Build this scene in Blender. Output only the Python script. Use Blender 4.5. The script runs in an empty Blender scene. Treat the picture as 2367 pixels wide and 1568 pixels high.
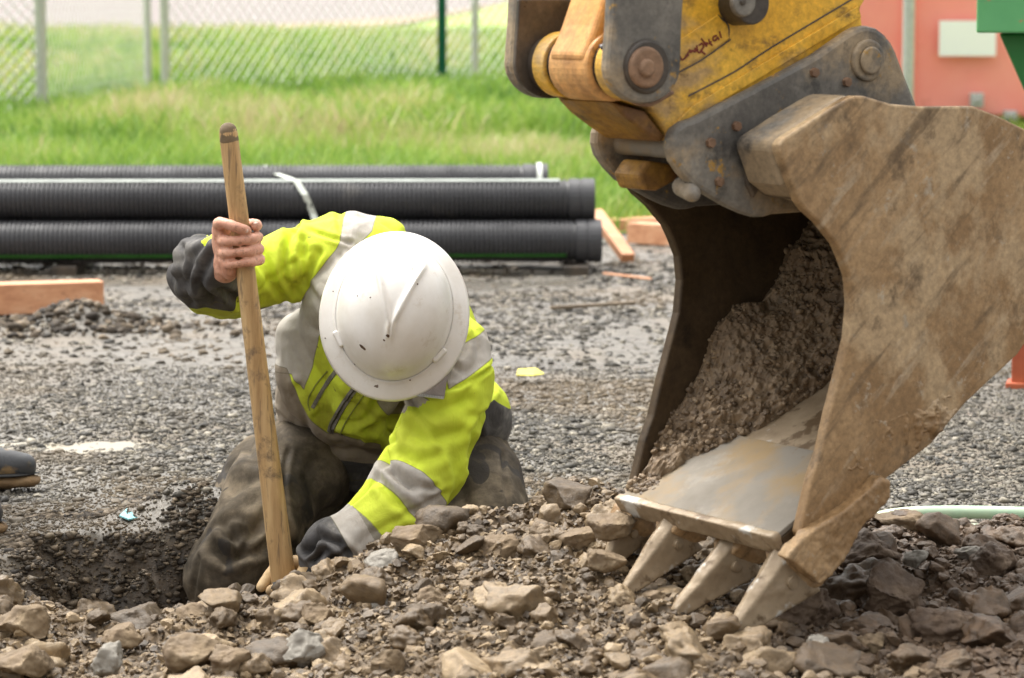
import bpy, bmesh, math, random
import numpy as np
from mathutils import Vector, Matrix
from mathutils.bvhtree import BVHTree
from math import radians, sin, cos, pi

SC = bpy.context.scene
COL = SC.collection
# ------------------------------------------------------------------ camera, world, sun, exposure
PITCH = radians(6.82); CH = 1.1; FP = 6703.0; CX, CY = 1183.5, 784.0
cam_d = bpy.data.cameras.new('camera'); cam = bpy.data.objects.new('camera', cam_d); COL.objects.link(cam)
cam.location = (0, 0, CH); cam.rotation_euler = (radians(90) - PITCH, 0, 0)
cam_d.sensor_width = 36; cam_d.lens = 36 * FP / 2367.0
cam_d.clip_start = 0.1; cam_d.clip_end = 3000
cam_d.dof.use_dof = True; cam_d.dof.focus_distance = 5.62; cam_d.dof.aperture_fstop = 6.3
SC.camera = cam
W = bpy.data.worlds.new("World"); SC.world = W; W.use_nodes = True
nt = W.node_tree; nt.nodes.clear()
sky = nt.nodes.new('ShaderNodeTexSky'); sky.sky_type = 'NISHITA'; sky.sun_disc = False
SUN_EL, SUN_AZ = radians(62), radians(-50)     # azimuth from +Y towards +X
sky.sun_elevation = SUN_EL; sky.sun_rotation = SUN_AZ; sky.air_density = 1.0; sky.dust_density = 3.0; sky.ozone_density = 1.0
hs = nt.nodes.new('ShaderNodeHueSaturation'); hs.inputs['Saturation'].default_value = 0.10
bg = nt.nodes.new('ShaderNodeBackground'); bg.inputs['Strength'].default_value = 0.15
wo = nt.nodes.new('ShaderNodeOutputWorld')
# overcast: the zenith is brighter than the horizon
wtc = nt.nodes.new('ShaderNodeTexCoord'); wsx = nt.nodes.new('ShaderNodeSeparateXYZ'); wmr = nt.nodes.new('ShaderNodeMapRange')
wmr.inputs['From Min'].default_value = 0.0; wmr.inputs['From Max'].default_value = 1.0; wmr.inputs['To Min'].default_value = 0.26; wmr.inputs['To Max'].default_value = 2.2
wmx = nt.nodes.new('ShaderNodeMix'); wmx.data_type = 'RGBA'; wmx.blend_type = 'MULTIPLY'; wmx.inputs[0].default_value = 1.0
nt.links.new(wtc.outputs['Generated'], wsx.inputs[0]); nt.links.new(wsx.outputs['Z'], wmr.inputs['Value'])
nt.links.new(sky.outputs[0], hs.inputs['Color']); nt.links.new(hs.outputs[0], wmx.inputs[6]); nt.links.new(wmr.outputs[0], wmx.inputs[7]); wm2 = nt.nodes.new('ShaderNodeMix'); wm2.data_type = 'RGBA'; wm2.blend_type = 'MULTIPLY'; wm2.inputs[0].default_value = 1.0; wm2.inputs[7].default_value = (1.0, 0.98, 0.94, 1)
nt.links.new(wmx.outputs[2], wm2.inputs[6]); nt.links.new(wm2.outputs[2], bg.inputs['Color']); nt.links.new(bg.outputs[0], wo.inputs['Surface'])
sd = bpy.data.lights.new('sun', 'SUN'); sd.energy = 1.4; sd.angle = radians(30); sd.color = (1, 0.96, 0.89)
so = bpy.data.objects.new('sun', sd); COL.objects.link(so)
dirv = Vector((sin(SUN_AZ) * cos(SUN_EL), cos(SUN_AZ) * cos(SUN_EL), sin(SUN_EL)))
so.rotation_euler = dirv.to_track_quat('Z', 'Y').to_euler(); so.location = (0, 5, 20)
SC.view_settings.view_transform = 'Standard'; SC.view_settings.look = 'None'
SC.view_settings.gamma = 1; SC.view_settings.exposure = 1.1
SC.render.engine = 'CYCLES'

# ------------------------------------------------------------------ geometry helpers
Cc = Vector((0, 0, CH)); Fw = Vector((0, cos(PITCH), -sin(PITCH))); Up = Vector((0, sin(PITCH), cos(PITCH))); Rt = Vector((1, 0, 0))
def ray(px, py): return Fw + Rt * ((px - CX) / FP) + Up * ((CY - py) / FP)
def at(px, py, Y): d = ray(px, py); return Cc + d * (Y / d.y)
def atz(px, py, z=0.0): d = ray(px, py); return Cc + d * ((z - CH) / d.z)
def xz(px, py, Y):
    p = at(px, py, Y); return (p.x, p.z)

def _hash(ix, iy, iz, seed):
    h = (ix.astype(np.int64) * 374761393 + iy.astype(np.int64) * 668265263 + iz.astype(np.int64) * 2147483647 + seed * 1274126177) & 0xffffffff
    h = ((h ^ (h >> 13)) * 1274126177) & 0xffffffff
    h = ((h ^ (h >> 16)) * 2246822519) & 0xffffffff
    return ((h ^ (h >> 15)) & 0xffffff) / float(0xffffff)
def vnoise(P, seed=0):
    P = np.asarray(P, float); i = np.floor(P); f = P - i; i = i.astype(np.int64); f = f * f * (3 - 2 * f)
    r = 0
    for dx in (0, 1):
        for dy in (0, 1):
            for dz in (0, 1):
                w = (f[:, 0] if dx else 1 - f[:, 0]) * (f[:, 1] if dy else 1 - f[:, 1]) * (f[:, 2] if dz else 1 - f[:, 2])
                r = r + w * _hash(i[:, 0] + dx, i[:, 1] + dy, i[:, 2] + dz, seed)
    return r
def fbm(P, sc=1.0, octv=4, seed=0, gain=0.5):
    P = np.asarray(P, float) * sc; a = 1; s = 0; t = 0
    for k in range(octv):
        s = s + a * (vnoise(P, seed + k * 17) - 0.5) * 2; t += a; a *= gain; P = P * 2.03 + 3.7
    return s / t
def ridged(P, sc=1.0, octv=3, seed=0):
    P = np.asarray(P, float) * sc; a = 1; s = 0; t = 0
    for k in range(octv):
        s = s + a * (1 - np.abs(2 * vnoise(P, seed + k * 13) - 1)); t += a; a *= 0.5; P = P * 2.1 + 1.3
    return s / t
def sstep(a, b, x):
    t = np.clip((x - a) / (b - a), 0, 1); return t * t * (3 - 2 * t)

def link(o, parent=None):
    COL.objects.link(o)
    if parent: o.parent = parent
    return o
def root(name, loc, label, cat, group=None):
    o = bpy.data.objects.new(name, None); o.empty_display_size = 0.1; COL.objects.link(o); o.location = loc
    tag(o, label, cat, group); return o
def tag(o, label=None, cat=None, group=None, kind=None):
    if label: o['label'] = label
    if cat: o['category'] = cat
    if group: o['group'] = group
    if kind: o['kind'] = kind
    return o
def wloc(o):
    l = Vector((0, 0, 0))
    while o is not None: l = l + o.location; o = o.parent
    return l
def mk(name, V, F, mat, parent=None, smooth=False, attrs=None, loc=None):
    """world-space vertices; a parent only shifts them (no rotations used)"""
    off = wloc(parent) if parent else Vector((0, 0, 0))
    me = bpy.data.meshes.new(name)
    V = np.asarray([tuple(v) for v in V] if not isinstance(V, np.ndarray) else V, float).reshape(-1, 3)
    l = Vector(loc) if loc is not None else off
    V = V - np.array(tuple(l))
    if isinstance(F, np.ndarray):
        k = F.shape[1]; me.vertices.add(len(V)); me.vertices.foreach_set('co', V.astype(np.float32).ravel())
        me.loops.add(F.size); me.loops.foreach_set('vertex_index', F.astype(np.int32).ravel())
        me.polygons.add(len(F)); me.polygons.foreach_set('loop_start', np.arange(0, F.size, k, dtype=np.int32))
        me.update(calc_edges=True)
    else:
        me.from_pydata(V.tolist(), [], [list(f) for f in F]); me.update()
    me.validate()
    if smooth: me.polygons.foreach_set('use_smooth', np.ones(len(me.polygons), bool))
    if attrs:
        for k_, a in attrs.items():
            a = np.asarray(a, np.float32)
            at_ = me.attributes.new(k_, 'FLOAT', 'POINT'); at_.data.foreach_set('value', a.ravel())
    if mat: me.materials.append(mat)
    o = bpy.data.objects.new(name, me); link(o, parent)
    o.location = l - off
    return o
def bevel(o, w=0.004, seg=2, ang=35):
    m = o.modifiers.new('bevel', 'BEVEL'); m.width = w; m.segments = seg; m.limit_method = 'ANGLE'; m.angle_limit = radians(ang)
    return o
def recalc(o):
    bm = bmesh.new(); bm.from_mesh(o.data); bmesh.ops.recalc_face_normals(bm, faces=bm.faces); bm.to_mesh(o.data); bm.free(); return o
class MB:
    def __init__(s): s.V = []; s.F = []
    def add(s, V, F):
        n = len(s.V); s.V += [tuple(v) for v in V]; s.F += [tuple(i + n for i in f) for f in F]; return s
    def prism(s, pts, vec):
        n = len(pts); vec = Vector(vec); a = [Vector(p) for p in pts]; b = [p + vec for p in a]
        F = [tuple(range(n))[::-1], tuple(range(n, 2 * n))] + [(i, (i + 1) % n, n + (i + 1) % n, n + i) for i in range(n)]
        return s.add(a + b, F)
    def box(s, c, u, v, w):
        c, u, v, w = map(Vector, (c, u, v, w))
        return s.prism([c - u - v - w, c + u - v - w, c + u + v - w, c - u + v - w], w * 2)
    def cyl(s, p0, p1, r0, r1=None, n=28):
        r1 = r0 if r1 is None else r1; p0, p1 = Vector(p0), Vector(p1); d = (p1 - p0).normalized()
        u = d.orthogonal().normalized(); v = d.cross(u); V = []
        for p, r in ((p0, r0), (p1, r1)):
            for k in range(n): a = 2 * pi * k / n; V.append(p + u * cos(a) * r + v * sin(a) * r)
        F = [tuple(range(n))[::-1], tuple(range(n, 2 * n))] + [(i, (i + 1) % n, n + (i + 1) % n, n + i) for i in range(n)]
        return s.add(V, F)
    def tube(s, pts, rad, n=10, rnd=True):
        V, F = limb(pts, rad, n=n, sub=1, rnd=rnd); return s.add(V, F)
    def build(s, name, mat, parent=None, smooth=False, bev=0, loc=None, seg=2):
        o = mk(name, s.V, s.F, mat, parent, smooth, loc=loc); recalc(o)
        if bev: bevel(o, bev, seg)
        return o
def crom(P, sub):
    P = [np.array(tuple(p), float) for p in P]
    if sub <= 1: return P
    Q = [2 * P[0] - P[1]] + P + [2 * P[-1] - P[-2]]; out = []
    for i in range(1, len(Q) - 2):
        for k in range(sub):
            t = k / sub; a, b, c, d = Q[i - 1], Q[i], Q[i + 1], Q[i + 2]
            out.append(0.5 * ((2 * b) + (-a + c) * t + (2 * a - 5 * b + 4 * c - d) * t * t + (-a + 3 * b - 3 * c + d) * t ** 3))
    out.append(P[-1]); return out
def limb(pts, rad, n=16, sub=4, rnd=True, flat=1.0, fdir=None):
    """round-capped tapering tube; flat<1 squeezes it along fdir"""
    Q = crom([tuple(p) + (r,) for p, r in zip(pts, rad)], sub)
    P = [q[:3] for q in Q]; R = [max(q[3], 1e-4) for q in Q]
    T = []
    for i in range(len(P)):
        t = P[min(i + 1, len(P) - 1)] - P[max(i - 1, 0)]; T.append(t / (np.linalg.norm(t) + 1e-9))
    if rnd:
        ex, rr, tt = [], [], []
        for k in (0.95, 0.75, 0.4): ex.append(P[0] - T[0] * R[0] * k); rr.append(R[0] * math.sqrt(1 - k * k)); tt.append(T[0])
        ex2, rr2, tt2 = [], [], []
        for k in (0.4, 0.75, 0.95): ex2.append(P[-1] + T[-1] * R[-1] * k); rr2.append(R[-1] * math.sqrt(1 - k * k)); tt2.append(T[-1])
        P = ex + P + ex2; R = rr + R + rr2; T = tt + T + tt2
    u = np.cross(T[0], (0.3, 0.9, 0.2)); u /= np.linalg.norm(u); V = []
    fd = None if fdir is None else np.array(tuple(fdir), float) / np.linalg.norm(tuple(fdir))
    for p, r, t in zip(P, R, T):
        u = u - t * np.dot(u, t); u /= np.linalg.norm(u); v = np.cross(t, u)
        for k in range(n):
            a = 2 * pi * k / n; d = (u * cos(a) + v * sin(a)) * r
            if fd is not None: d = d - fd * np.dot(d, fd) * (1 - flat)
            V.append(p + d)
    m = len(P); F = []
    for i in range(m - 1):
        for k in range(n): F.append((i * n + k, i * n + (k + 1) % n, (i + 1) * n + (k + 1) % n, (i + 1) * n + k))
    F.append(tuple(range(n))[::-1]); F.append(tuple(range((m - 1) * n, m * n)))
    return V, F
def loft(secs, n=28, sub=4):
    """secs: (center, side dir, half width, half depth)"""
    rows = crom([tuple(c) + tuple(s) + (a, b) for c, s, a, b in secs], sub)
    P = [r[:3] for r in rows]; V = []
    for i, r in enumerate(rows):
        t = P[min(i + 1, len(P) - 1)] - P[max(i - 1, 0)]; t /= np.linalg.norm(t)
        s = r[3:6] - t * np.dot(r[3:6], t); s /= np.linalg.norm(s); v = np.cross(t, s)
        for k in range(n):
            a = 2 * pi * k / n; ca, sa = cos(a), sin(a)
            V.append(r[:3] + s * np.sign(ca) * abs(ca) ** 0.85 * r[6] + v * np.sign(sa) * abs(sa) ** 0.85 * r[7])
    m = len(P); F = []
    for i in range(m - 1):
        for k in range(n): F.append((i * n + k, i * n + (k + 1) % n, (i + 1) * n + (k + 1) % n, (i + 1) * n + k))
    F.append(tuple(range(n))[::-1]); F.append(tuple(range((m - 1) * n, m * n)))
    return V, F
def ellip(c, r, rot=None, n=20):
    V = []; F = []; m = n // 2
    for i in range(1, m):
        th = pi * i / m
        for k in range(n):
            a = 2 * pi * k / n; V.append(Vector((sin(th) * cos(a) * r[0], sin(th) * sin(a) * r[1], cos(th) * r[2])))
    V.append(Vector((0, 0, r[2]))); V.append(Vector((0, 0, -r[2])))
    for i in range(m - 2):
        for k in range(n): F.append((i * n + k, (i + 1) * n + k, (i + 1) * n + (k + 1) % n, i * n + (k + 1) % n))
    t, b = len(V) - 2, len(V) - 1
    for k in range(n): F.append((t, k, (k + 1) % n)); F.append((b, (m - 2) * n + (k + 1) % n, (m - 2) * n + k))
    if rot is not None: V = [rot @ v for v in V]
    return [v + Vector(c) for v in V], F
def union(parts, voxel=0.006, smooth=4, cuts=None):
    """one continuous surface round overlapping closed shapes"""
    mb = MB()
    for V, F in parts: mb.add(V, F)
    me = bpy.data.meshes.new('tmp'); me.from_pydata([tuple(map(float, v)) for v in mb.V], [], mb.F)
    o = bpy.data.objects.new('tmp', me); COL.objects.link(o); recalc(o)
    m = o.modifiers.new('r', 'REMESH'); m.mode = 'VOXEL'; m.voxel_size = voxel
    if smooth:
        s = o.modifiers.new('s', 'SMOOTH'); s.factor = 0.5; s.iterations = smooth
    dg = bpy.context.evaluated_depsgraph_get(); ev = o.evaluated_get(dg); r = bpy.data.meshes.new_from_object(ev)
    V = np.empty(len(r.vertices) * 3, np.float32); r.vertices.foreach_get('co', V); V = V.reshape(-1, 3).astype(float)
    F = np.array([tuple(p.vertices) for p in r.polygons if len(p.vertices) == 4], np.int32)
    bpy.data.objects.remove(o); bpy.data.meshes.remove(me); bpy.data.meshes.remove(r)
    return V, F
def vnormals(V, F):
    a = V[F[:, 2]] - V[F[:, 0]]; b = V[F[:, 3]] - V[F[:, 1]]; fn = np.cross(a, b)
    N = np.zeros_like(V)
    for k in range(4): np.add.at(N, F[:, k], fn)
    return N / (np.linalg.norm(N, axis=1, keepdims=True) + 1e-12)
def arclen(V, pts):
    """distance to polyline, arc position along it"""
    best = np.full(len(V), 1e9); s_ = np.zeros(len(V)); acc = 0
    for a, b in zip(pts[:-1], pts[1:]):
        a = np.array(tuple(a), float); b = np.array(tuple(b), float); d = b - a; L = np.linalg.norm(d)
        t = np.clip(((V - a) @ d) / (L * L), 0, 1); dist = np.linalg.norm(V - (a + t[:, None] * d), axis=1)
        m = dist < best; best[m] = dist[m]; s_[m] = acc + t[m] * L; acc += L
    return best, s_
def sdpoly(X, Z, poly):
    """signed distance to a polygon in a plane, positive inside"""
    P = np.stack([X, Z], 1); d = np.full(len(P), 1e9); ins = np.zeros(len(P), bool); n = len(poly)
    for i in range(n):
        a = np.array(poly[i]); b = np.array(poly[(i + 1) % n]); e = b - a
        t = np.clip(((P - a) @ e) / (e @ e), 0, 1); d = np.minimum(d, np.linalg.norm(P - a - t[:, None] * e, axis=1))
        c = ((a[1] > Z) != (b[1] > Z)) & (X < (b[0] - a[0]) * (Z - a[1]) / (b[1] - a[1] + 1e-12) + a[0]); ins ^= c
    return np.where(ins, d, -d)
def dline(X, Z, pl):
    d = np.full(len(X), 1e9); P = np.stack([X, Z], 1)
    for a, b in zip(pl[:-1], pl[1:]):
        a = np.array(a); b = np.array(b); e = b - a; t = np.clip(((P - a) @ e) / (e @ e), 0, 1)
        d = np.minimum(d, np.linalg.norm(P - a - t[:, None] * e, axis=1))
    return d
def ico(sub=1):
    bm = bmesh.new(); bmesh.ops.create_icosphere(bm, subdivisions=sub, radius=1)
    V = np.array([v.co[:] for v in bm.verts]); F = np.array([[v.index for v in f.verts] for f in bm.faces], np.int32); bm.free(); return V, F
def rock_proto(rng, sub, cuts=9, rough=0.08, seed=0):
    V, F = ico(sub); V = V.copy()
    for k in range(cuts):
        n = rng.normal(size=3); n /= np.linalg.norm(n); h = rng.uniform(0.45, 0.8); d = V @ n - h; m = d > 0; V[m] -= d[m, None] * n
    V *= (1 + rough * fbm(V + seed * 9.1, 2.6, 5, seed, .6) + (rough * .35 * (ridged(V + seed, 5.5, 2, seed + 3) - .5) if sub > 2 else 0))[:, None]
    return V, F
def rotm(rng):
    q = rng.normal(size=4); q /= np.linalg.norm(q); w, x, y, z = q
    return np.array([[1 - 2 * (y * y + z * z), 2 * (x * y - z * w), 2 * (x * z + y * w)], [2 * (x * y + z * w), 1 - 2 * (x * x + z * z), 2 * (y * z - x * w)], [2 * (x * z - y * w), 2 * (y * z + x * w), 1 - 2 * (x * x + y * y)]])
def scatter(protos, pts, sizes, rng, flat=0.6, tint=(0, 1)):
    Vs, Fs, T = [], [], []; n = 0
    for p, s in zip(pts, sizes):
        V, F = protos[rng.integers(len(protos))]; R = rotm(rng)
        sc = s * rng.uniform(0.75, 1.25, 3); Q = (V * sc) @ R.T; Q[:, 2] *= flat
        Vs.append(Q + p); Fs.append(F + n); n += len(V); T.append(np.full(len(V), rng.uniform(*tint)))
    return np.concatenate(Vs), np.concatenate(Fs), np.concatenate(T)
# ------------------------------------------------------------------ materials
class NT:
    def __init__(s, name):
        s.m = bpy.data.materials.new(name); s.m.use_nodes = True; s.t = s.m.node_tree; s.b = s.t.nodes['Principled BSDF']; s.out = s.t.nodes['Material Output']
        s.tc = s.t.nodes.new('ShaderNodeTexCoord')
    def n(s, k, **kw):
        nd = s.t.nodes.new(k)
        for a, v in kw.items(): setattr(nd, a, v)
        return nd
    def l(s, a, b): s.t.links.new(a, b)
    def noise(s, scale, detail=4, rough=0.55, off=(0, 0, 0), sc=(1, 1, 1), dist=0.0):
        mp = s.n('ShaderNodeMapping'); mp.inputs['Location'].default_value = off; mp.inputs['Scale'].default_value = sc; s.l(s.tc.outputs['Object'], mp.inputs[0])
        t = s.n('ShaderNodeTexNoise'); t.inputs['Scale'].default_value = scale; t.inputs['Detail'].default_value = detail; t.inputs['Roughness'].default_value = rough
        t.inputs['Distortion'].default_value = dist
        s.l(mp.outputs[0], t.inputs['Vector']); return t.outputs['Fac']
    def voro(s, scale, feature='F1', sc=(1, 1, 1)):
        mp = s.n('ShaderNodeMapping'); mp.inputs['Scale'].default_value = sc; s.l(s.tc.outputs['Object'], mp.inputs[0])
        t = s.n('ShaderNodeTexVoronoi', feature=feature); t.inputs['Scale'].default_value = scale; s.l(mp.outputs[0], t.inputs['Vector']); return t.outputs['Distance']
    def ramp(s, fac, stops):
        r = s.n('ShaderNodeValToRGB'); e = r.color_ramp.elements
        while len(e) < len(stops): e.new(0.5)
        for i, (p, c) in enumerate(stops):
            e[i].position = p; c = (c, c, c) if isinstance(c, (int, float)) else c; e[i].color = tuple(c) + (1,)
        s.l(fac, r.inputs[0]); return r.outputs[0]
    def mix(s, fac, a, b, mode='MIX'):
        m = s.n('ShaderNodeMix', data_type='RGBA', blend_type=mode)
        for i, v in ((0, fac), (6, a), (7, b)):
            if hasattr(v, 'is_linked') or hasattr(v, 'links'): s.l(v, m.inputs[i])
            elif i == 0: m.inputs[0].default_value = v
            else: m.inputs[i].default_value = tuple(v) + (1,)
        return m.outputs[2]
    def attr(s, name): a = s.n('ShaderNodeAttribute', attribute_name=name); return a.outputs['Fac']
    def math(s, op, a, b=0.0, c=None):
        m = s.n('ShaderNodeMath', operation=op)
        for i, v in ((0, a), (1, b), (2, c)):
            if v is None: continue
            if hasattr(v, 'links'): s.l(v, m.inputs[i])
            else: m.inputs[i].default_value = v
        return m.outputs[0]
    def col(s, c):
        if hasattr(c, 'links'): s.l(c, s.b.inputs['Base Color'])
        else: s.b.inputs['Base Color'].default_value = tuple(c) + (1,)
    def rough(s, r):
        if hasattr(r, 'links'): s.l(r, s.b.inputs['Roughness'])
        else: s.b.inputs['Roughness'].default_value = r
    def bump(s, fac, strength=0.5, dist=0.004, prev=None):
        b = s.n('ShaderNodeBump'); b.inputs['Strength'].default_value = strength; b.inputs['Distance'].default_value = dist
        s.l(fac, b.inputs['Height'])
        if prev is not None: s.l(prev, b.inputs['Normal'])
        s.l(b.outputs[0], s.b.inputs['Normal']); return b.outputs[0]
def S(r, g, b):
    f = lambda c: (c / 255 / 12.92) if c < 10 else ((c / 255 + 0.055) / 1.055) ** 2.4
    return (f(r), f(g), f(b))
def simple(name, stops, scale=8, rough=0.7, bump=0.3, bd=0.003, bscale=60, sc=(1, 1, 1), spec=0.5, rvar=0.15, metal=0.0, layers=()):
    """noise-ramped base + layers (colour, scale, lo, hi, offset)"""
    t = NT(name); c = t.ramp(t.noise(scale, 6, 0.6, sc=sc), stops)
    for (lc, ls, lo, hi, of) in layers:
        c = t.mix(t.ramp(t.noise(ls, 7, 0.62, off=(of, of * .7, of * 1.3)), [(lo, 0.0), (hi, 1.0)]), c, lc)
    t.col(c); t.rough(t.ramp(t.noise(scale * 2.3, 4), [(0.3, max(rough - rvar, .02)), (0.7, min(rough + rvar, 1.0))]))
    if bump: t.bump(t.noise(bscale, 6, 0.65, sc=sc), bump, bd)
    t.b.inputs['Specular IOR Level'].default_value = spec; t.b.inputs['Metallic'].default_value = metal
    return t.m
M = {}
# ground: wet crushed grey rock and mud
t = NT('wet_ground')
c = t.ramp(t.noise(26, 8, 0.7), [(0.3, (0.06, 0.053, 0.044)), (0.5, (0.13, 0.118, 0.10)), (0.7, (0.22, 0.20, 0.172))])
c = t.mix(t.ramp(t.noise(1.6, 4, 0.6, off=(3, 1, 0)), [(0.48, 0.0), (0.64, 0.6)]), c, (0.16, 0.122, 0.08))
pit = t.attr('pit')
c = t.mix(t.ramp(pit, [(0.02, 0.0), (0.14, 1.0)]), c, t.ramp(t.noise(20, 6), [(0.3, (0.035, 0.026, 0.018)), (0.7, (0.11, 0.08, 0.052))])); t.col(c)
wet = t.ramp(t.noise(1.1, 4, 0.6, off=(7, 2, 0), sc=(0.6, 1.6, 1)), [(0.47, 0.62), (0.58, 0.22)]); t.rough(wet)
t.bump(t.noise(70, 8, 0.7), 0.7, 0.006); M['ground'] = t.m
def tinted(name, lo, mid, hi, rough=0.6, bscale=90, bd=0.002, ymul=None, wet=0.15, red=None):
    t = NT(name); a = t.attr('tint')
    c = t.ramp(a, [(0.0, lo), (0.55, mid), (1.0, hi)])
    c = t.mix(t.ramp(t.noise(60, 6, 0.7), [(0.35, 0.55), (0.65, 1.0)]), (0, 0, 0), c, 'MIX') if False else t.mix(0.5, c, t.mix(1.0, c, t.ramp(t.noise(55, 7, 0.7), [(0.35, 0.35), (0.62, 1.35)]), 'MULTIPLY'))
    if red is not None:
        c = t.mix(t.attr('red'), c, t.mix(1.0, red, t.ramp(t.noise(40, 7, 0.7), [(0.35, 0.5), (0.65, 1.5)]), 'MULTIPLY'))
    t.col(c); t.rough(t.ramp(t.noise(7, 4), [(0.35, rough - wet), (0.65, min(1, rough + wet))]))
    t.bump(t.noise(bscale, 8, 0.7), 0.6, bd); return t.m
M['gravel'] = tinted('crushed_rock', (0.028, 0.025, 0.020), (0.105, 0.095, 0.079), (0.29, 0.26, 0.205), 0.6, 160, 0.0015, wet=0.25, red=(0.14, 0.105, 0.066))
M['clod'] = tinted('clay_clod', (0.034, 0.021, 0.010), (0.135, 0.090, 0.046), (0.30, 0.218, 0.125), 0.5, 110, 0.005, red=(0.088, 0.053, 0.029))
M['pitsoil'] = tinted('dark_wet_soil', (0.02, 0.014, 0.009), (0.08, 0.058, 0.036), (0.23, 0.18, 0.125), 0.8, 110, 0.004, wet=0.15)
M['rock'] = simple('dusty_rock', [(0.3, (0.085, 0.057, 0.03)), (0.55, (0.185, 0.132, 0.076)), (0.75, (0.32, 0.245, 0.155))], 11, 0.8, 0.7, 0.004, 70, layers=(((0.17, 0.12, 0.075), 7, 0.52, 0.62, 3.0),))
M['rockgrey'] = simple('grey_rock', [(0.3, (0.14, 0.125, 0.10)), (0.55, (0.23, 0.21, 0.178)), (0.75, (0.33, 0.31, 0.27))], 11, 0.7, 0.6, 0.003, 70, layers=(((0.22, 0.165, 0.11), 8, 0.52, 0.6, 3.0),))
M['rockred'] = simple('red_brown_clod', [(0.3, (0.045, 0.027, 0.016)), (0.55, (0.105, 0.068, 0.042)), (0.75, (0.20, 0.145, 0.098))], 13, 0.7, 0.9, 0.006, 60)
# grass
t = NT('grass_blades'); a = t.attr('tint')
c = t.ramp(a, [(0.0, (0.07, 0.155, 0.025)), (0.4, (0.19, 0.33, 0.05)), (0.8, (0.35, 0.46, 0.10)), (1.0, (0.52, 0.46, 0.26))])
t.col(c); t.rough(0.6); t.b.inputs['Transmission Weight'].default_value = 0.0
tr = t.n('ShaderNodeBsdfTranslucent'); t.l(c, tr.inputs[0]); ms = t.n('ShaderNodeMixShader'); ms.inputs[0].default_value = 0.35
t.l(t.b.outputs[0], ms.inputs[1]); t.l(tr.outputs[0], ms.inputs[2]); t.l(ms.outputs[0], t.out.inputs[0]); M['grass'] = t.m
M['turf'] = simple('turf', [(0.3, (0.22, 0.33, 0.06)), (0.7, (0.38, 0.46, 0.13))], 3, 0.9, 0.5, 0.02, 30)
M['road'] = simple('pale_road', [(0.3, (0.235, 0.212, 0.205)), (0.7, (0.275, 0.25, 0.242))], 0.3, 0.95, 0.1, 0.003, 30, spec=0.0)
M['shoulder'] = simple('sandy_shoulder', [(0.3, (0.31, 0.25, 0.185)), (0.7, (0.37, 0.30, 0.225))], 0.6, 0.95, 0.2, 0.01, 10, spec=0.0)
# metal and plastic
M['galv'] = simple('galvanised_steel', [(0.3, (0.42, 0.43, 0.43)), (0.7, (0.55, 0.56, 0.56))], 30, 0.45, 0.05, 0.001, 80, metal=0.3)
M['gravel'].node_tree.nodes['Principled BSDF'].inputs['Specular IOR Level'].default_value = 0.35
M['greenpost'] = simple('dark_green_paint', [(0.3, (0.004, 0.06, 0.035)), (0.7, (0.006, 0.10, 0.055))], 20, 0.8, 0.1, spec=0.2)
M['pipe'] = simple('black_plastic', [(0.3, (0.03, 0.03, 0.034)), (0.7, (0.06, 0.06, 0.066))], 3, 0.5, 0.12, 0.001, 40, layers=(((0.12, 0.11, 0.10), 5, 0.62, 0.8, 2.0),))
M['white'] = simple('white_strap', [(0.3, (0.62, 0.66, 0.58)), (0.7, (0.75, 0.78, 0.72))], 20, 0.6, 0.1)
M['sheenstripe'] = simple('painted_sheen', [(0.3, (0.20, 0.22, 0.20)), (0.7, (0.30, 0.33, 0.30))], 10, 0.5, 0)  # pale strip colour standing in for the sky's reflection on the pipe
M['greenstripe'] = simple('green_stripe', [(0.3, (0.02, 0.11, 0.01)), (0.7, (0.03, 0.16, 0.02))], 10, 0.5, 0)
M['red'] = simple('faded_red_paint', [(0.3, (0.93, 0.28, 0.235)), (0.7, (0.96, 0.36, 0.305))], 2, 0.55, 0.05, 0.002, 20, layers=(((0.55, 0.12, 0.09), 6, 0.6, 0.8, 1.0),))
M['whitepanel'] = simple('white_panel', [(0.3, (0.92, 0.92, 0.94)), (0.7, (0.95, 0.95, 0.96))], 4, 0.5, 0)
M['green1'] = simple('light_green_paint', [(0.3, (0.09, 0.33, 0.13)), (0.7, (0.13, 0.42, 0.17))], 6, 0.45, 0.1, 0.002, 40, layers=(((0.35, 0.22, 0.10), 22, 0.64, 0.68, 2.0),))
M['green2'] = simple('deep_green_paint', [(0.3, (0.012, 0.12, 0.022)), (0.7, (0.02, 0.17, 0.035))], 6, 0.5, 0.1)
M['rustred'] = simple('rust_red_paint', [(0.3, (0.33, 0.07, 0.03)), (0.7, (0.45, 0.11, 0.045))], 12, 0.6, 0.2)
def wood(name, a, b, c_, dirt=(0.15, 0.1, 0.06), sc=(1, 1, 0.08), scale=60, dlo=0.6, dhi=0.72):
    t = NT(name); col = t.ramp(t.noise(scale, 6, 0.65, sc=sc, dist=0.4), [(0.3, a), (0.5, b), (0.7, c_)])
    col = t.mix(t.ramp(t.noise(22, 7, 0.7, off=(4, 4, 4)), [(dlo, 0.0), (dhi, 1.0)]), col, dirt)
    col = t.mix(t.ramp(t.noise(140, 3, 0.6, sc=sc, off=(1, 5, 2)), [(0.60, 0.0), (0.66, 0.65)]), col, dirt)
    t.col(col); t.rough(0.6); t.bump(t.noise(scale * 2, 5, 0.6, sc=sc), 0.35, 0.0015); return t.m
M['handle'] = wood('ash_handle', (0.32, 0.19, 0.08), (0.47, 0.30, 0.135), (0.58, 0.40, 0.20), dlo=0.55, dhi=0.70)
M['timber'] = wood('fir_timber', (0.50, 0.22, 0.11), (0.66, 0.33, 0.18), (0.74, 0.43, 0.26), dirt=(0.38, 0.15, 0.07), sc=(0.08, 1, 1), scale=25)
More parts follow.
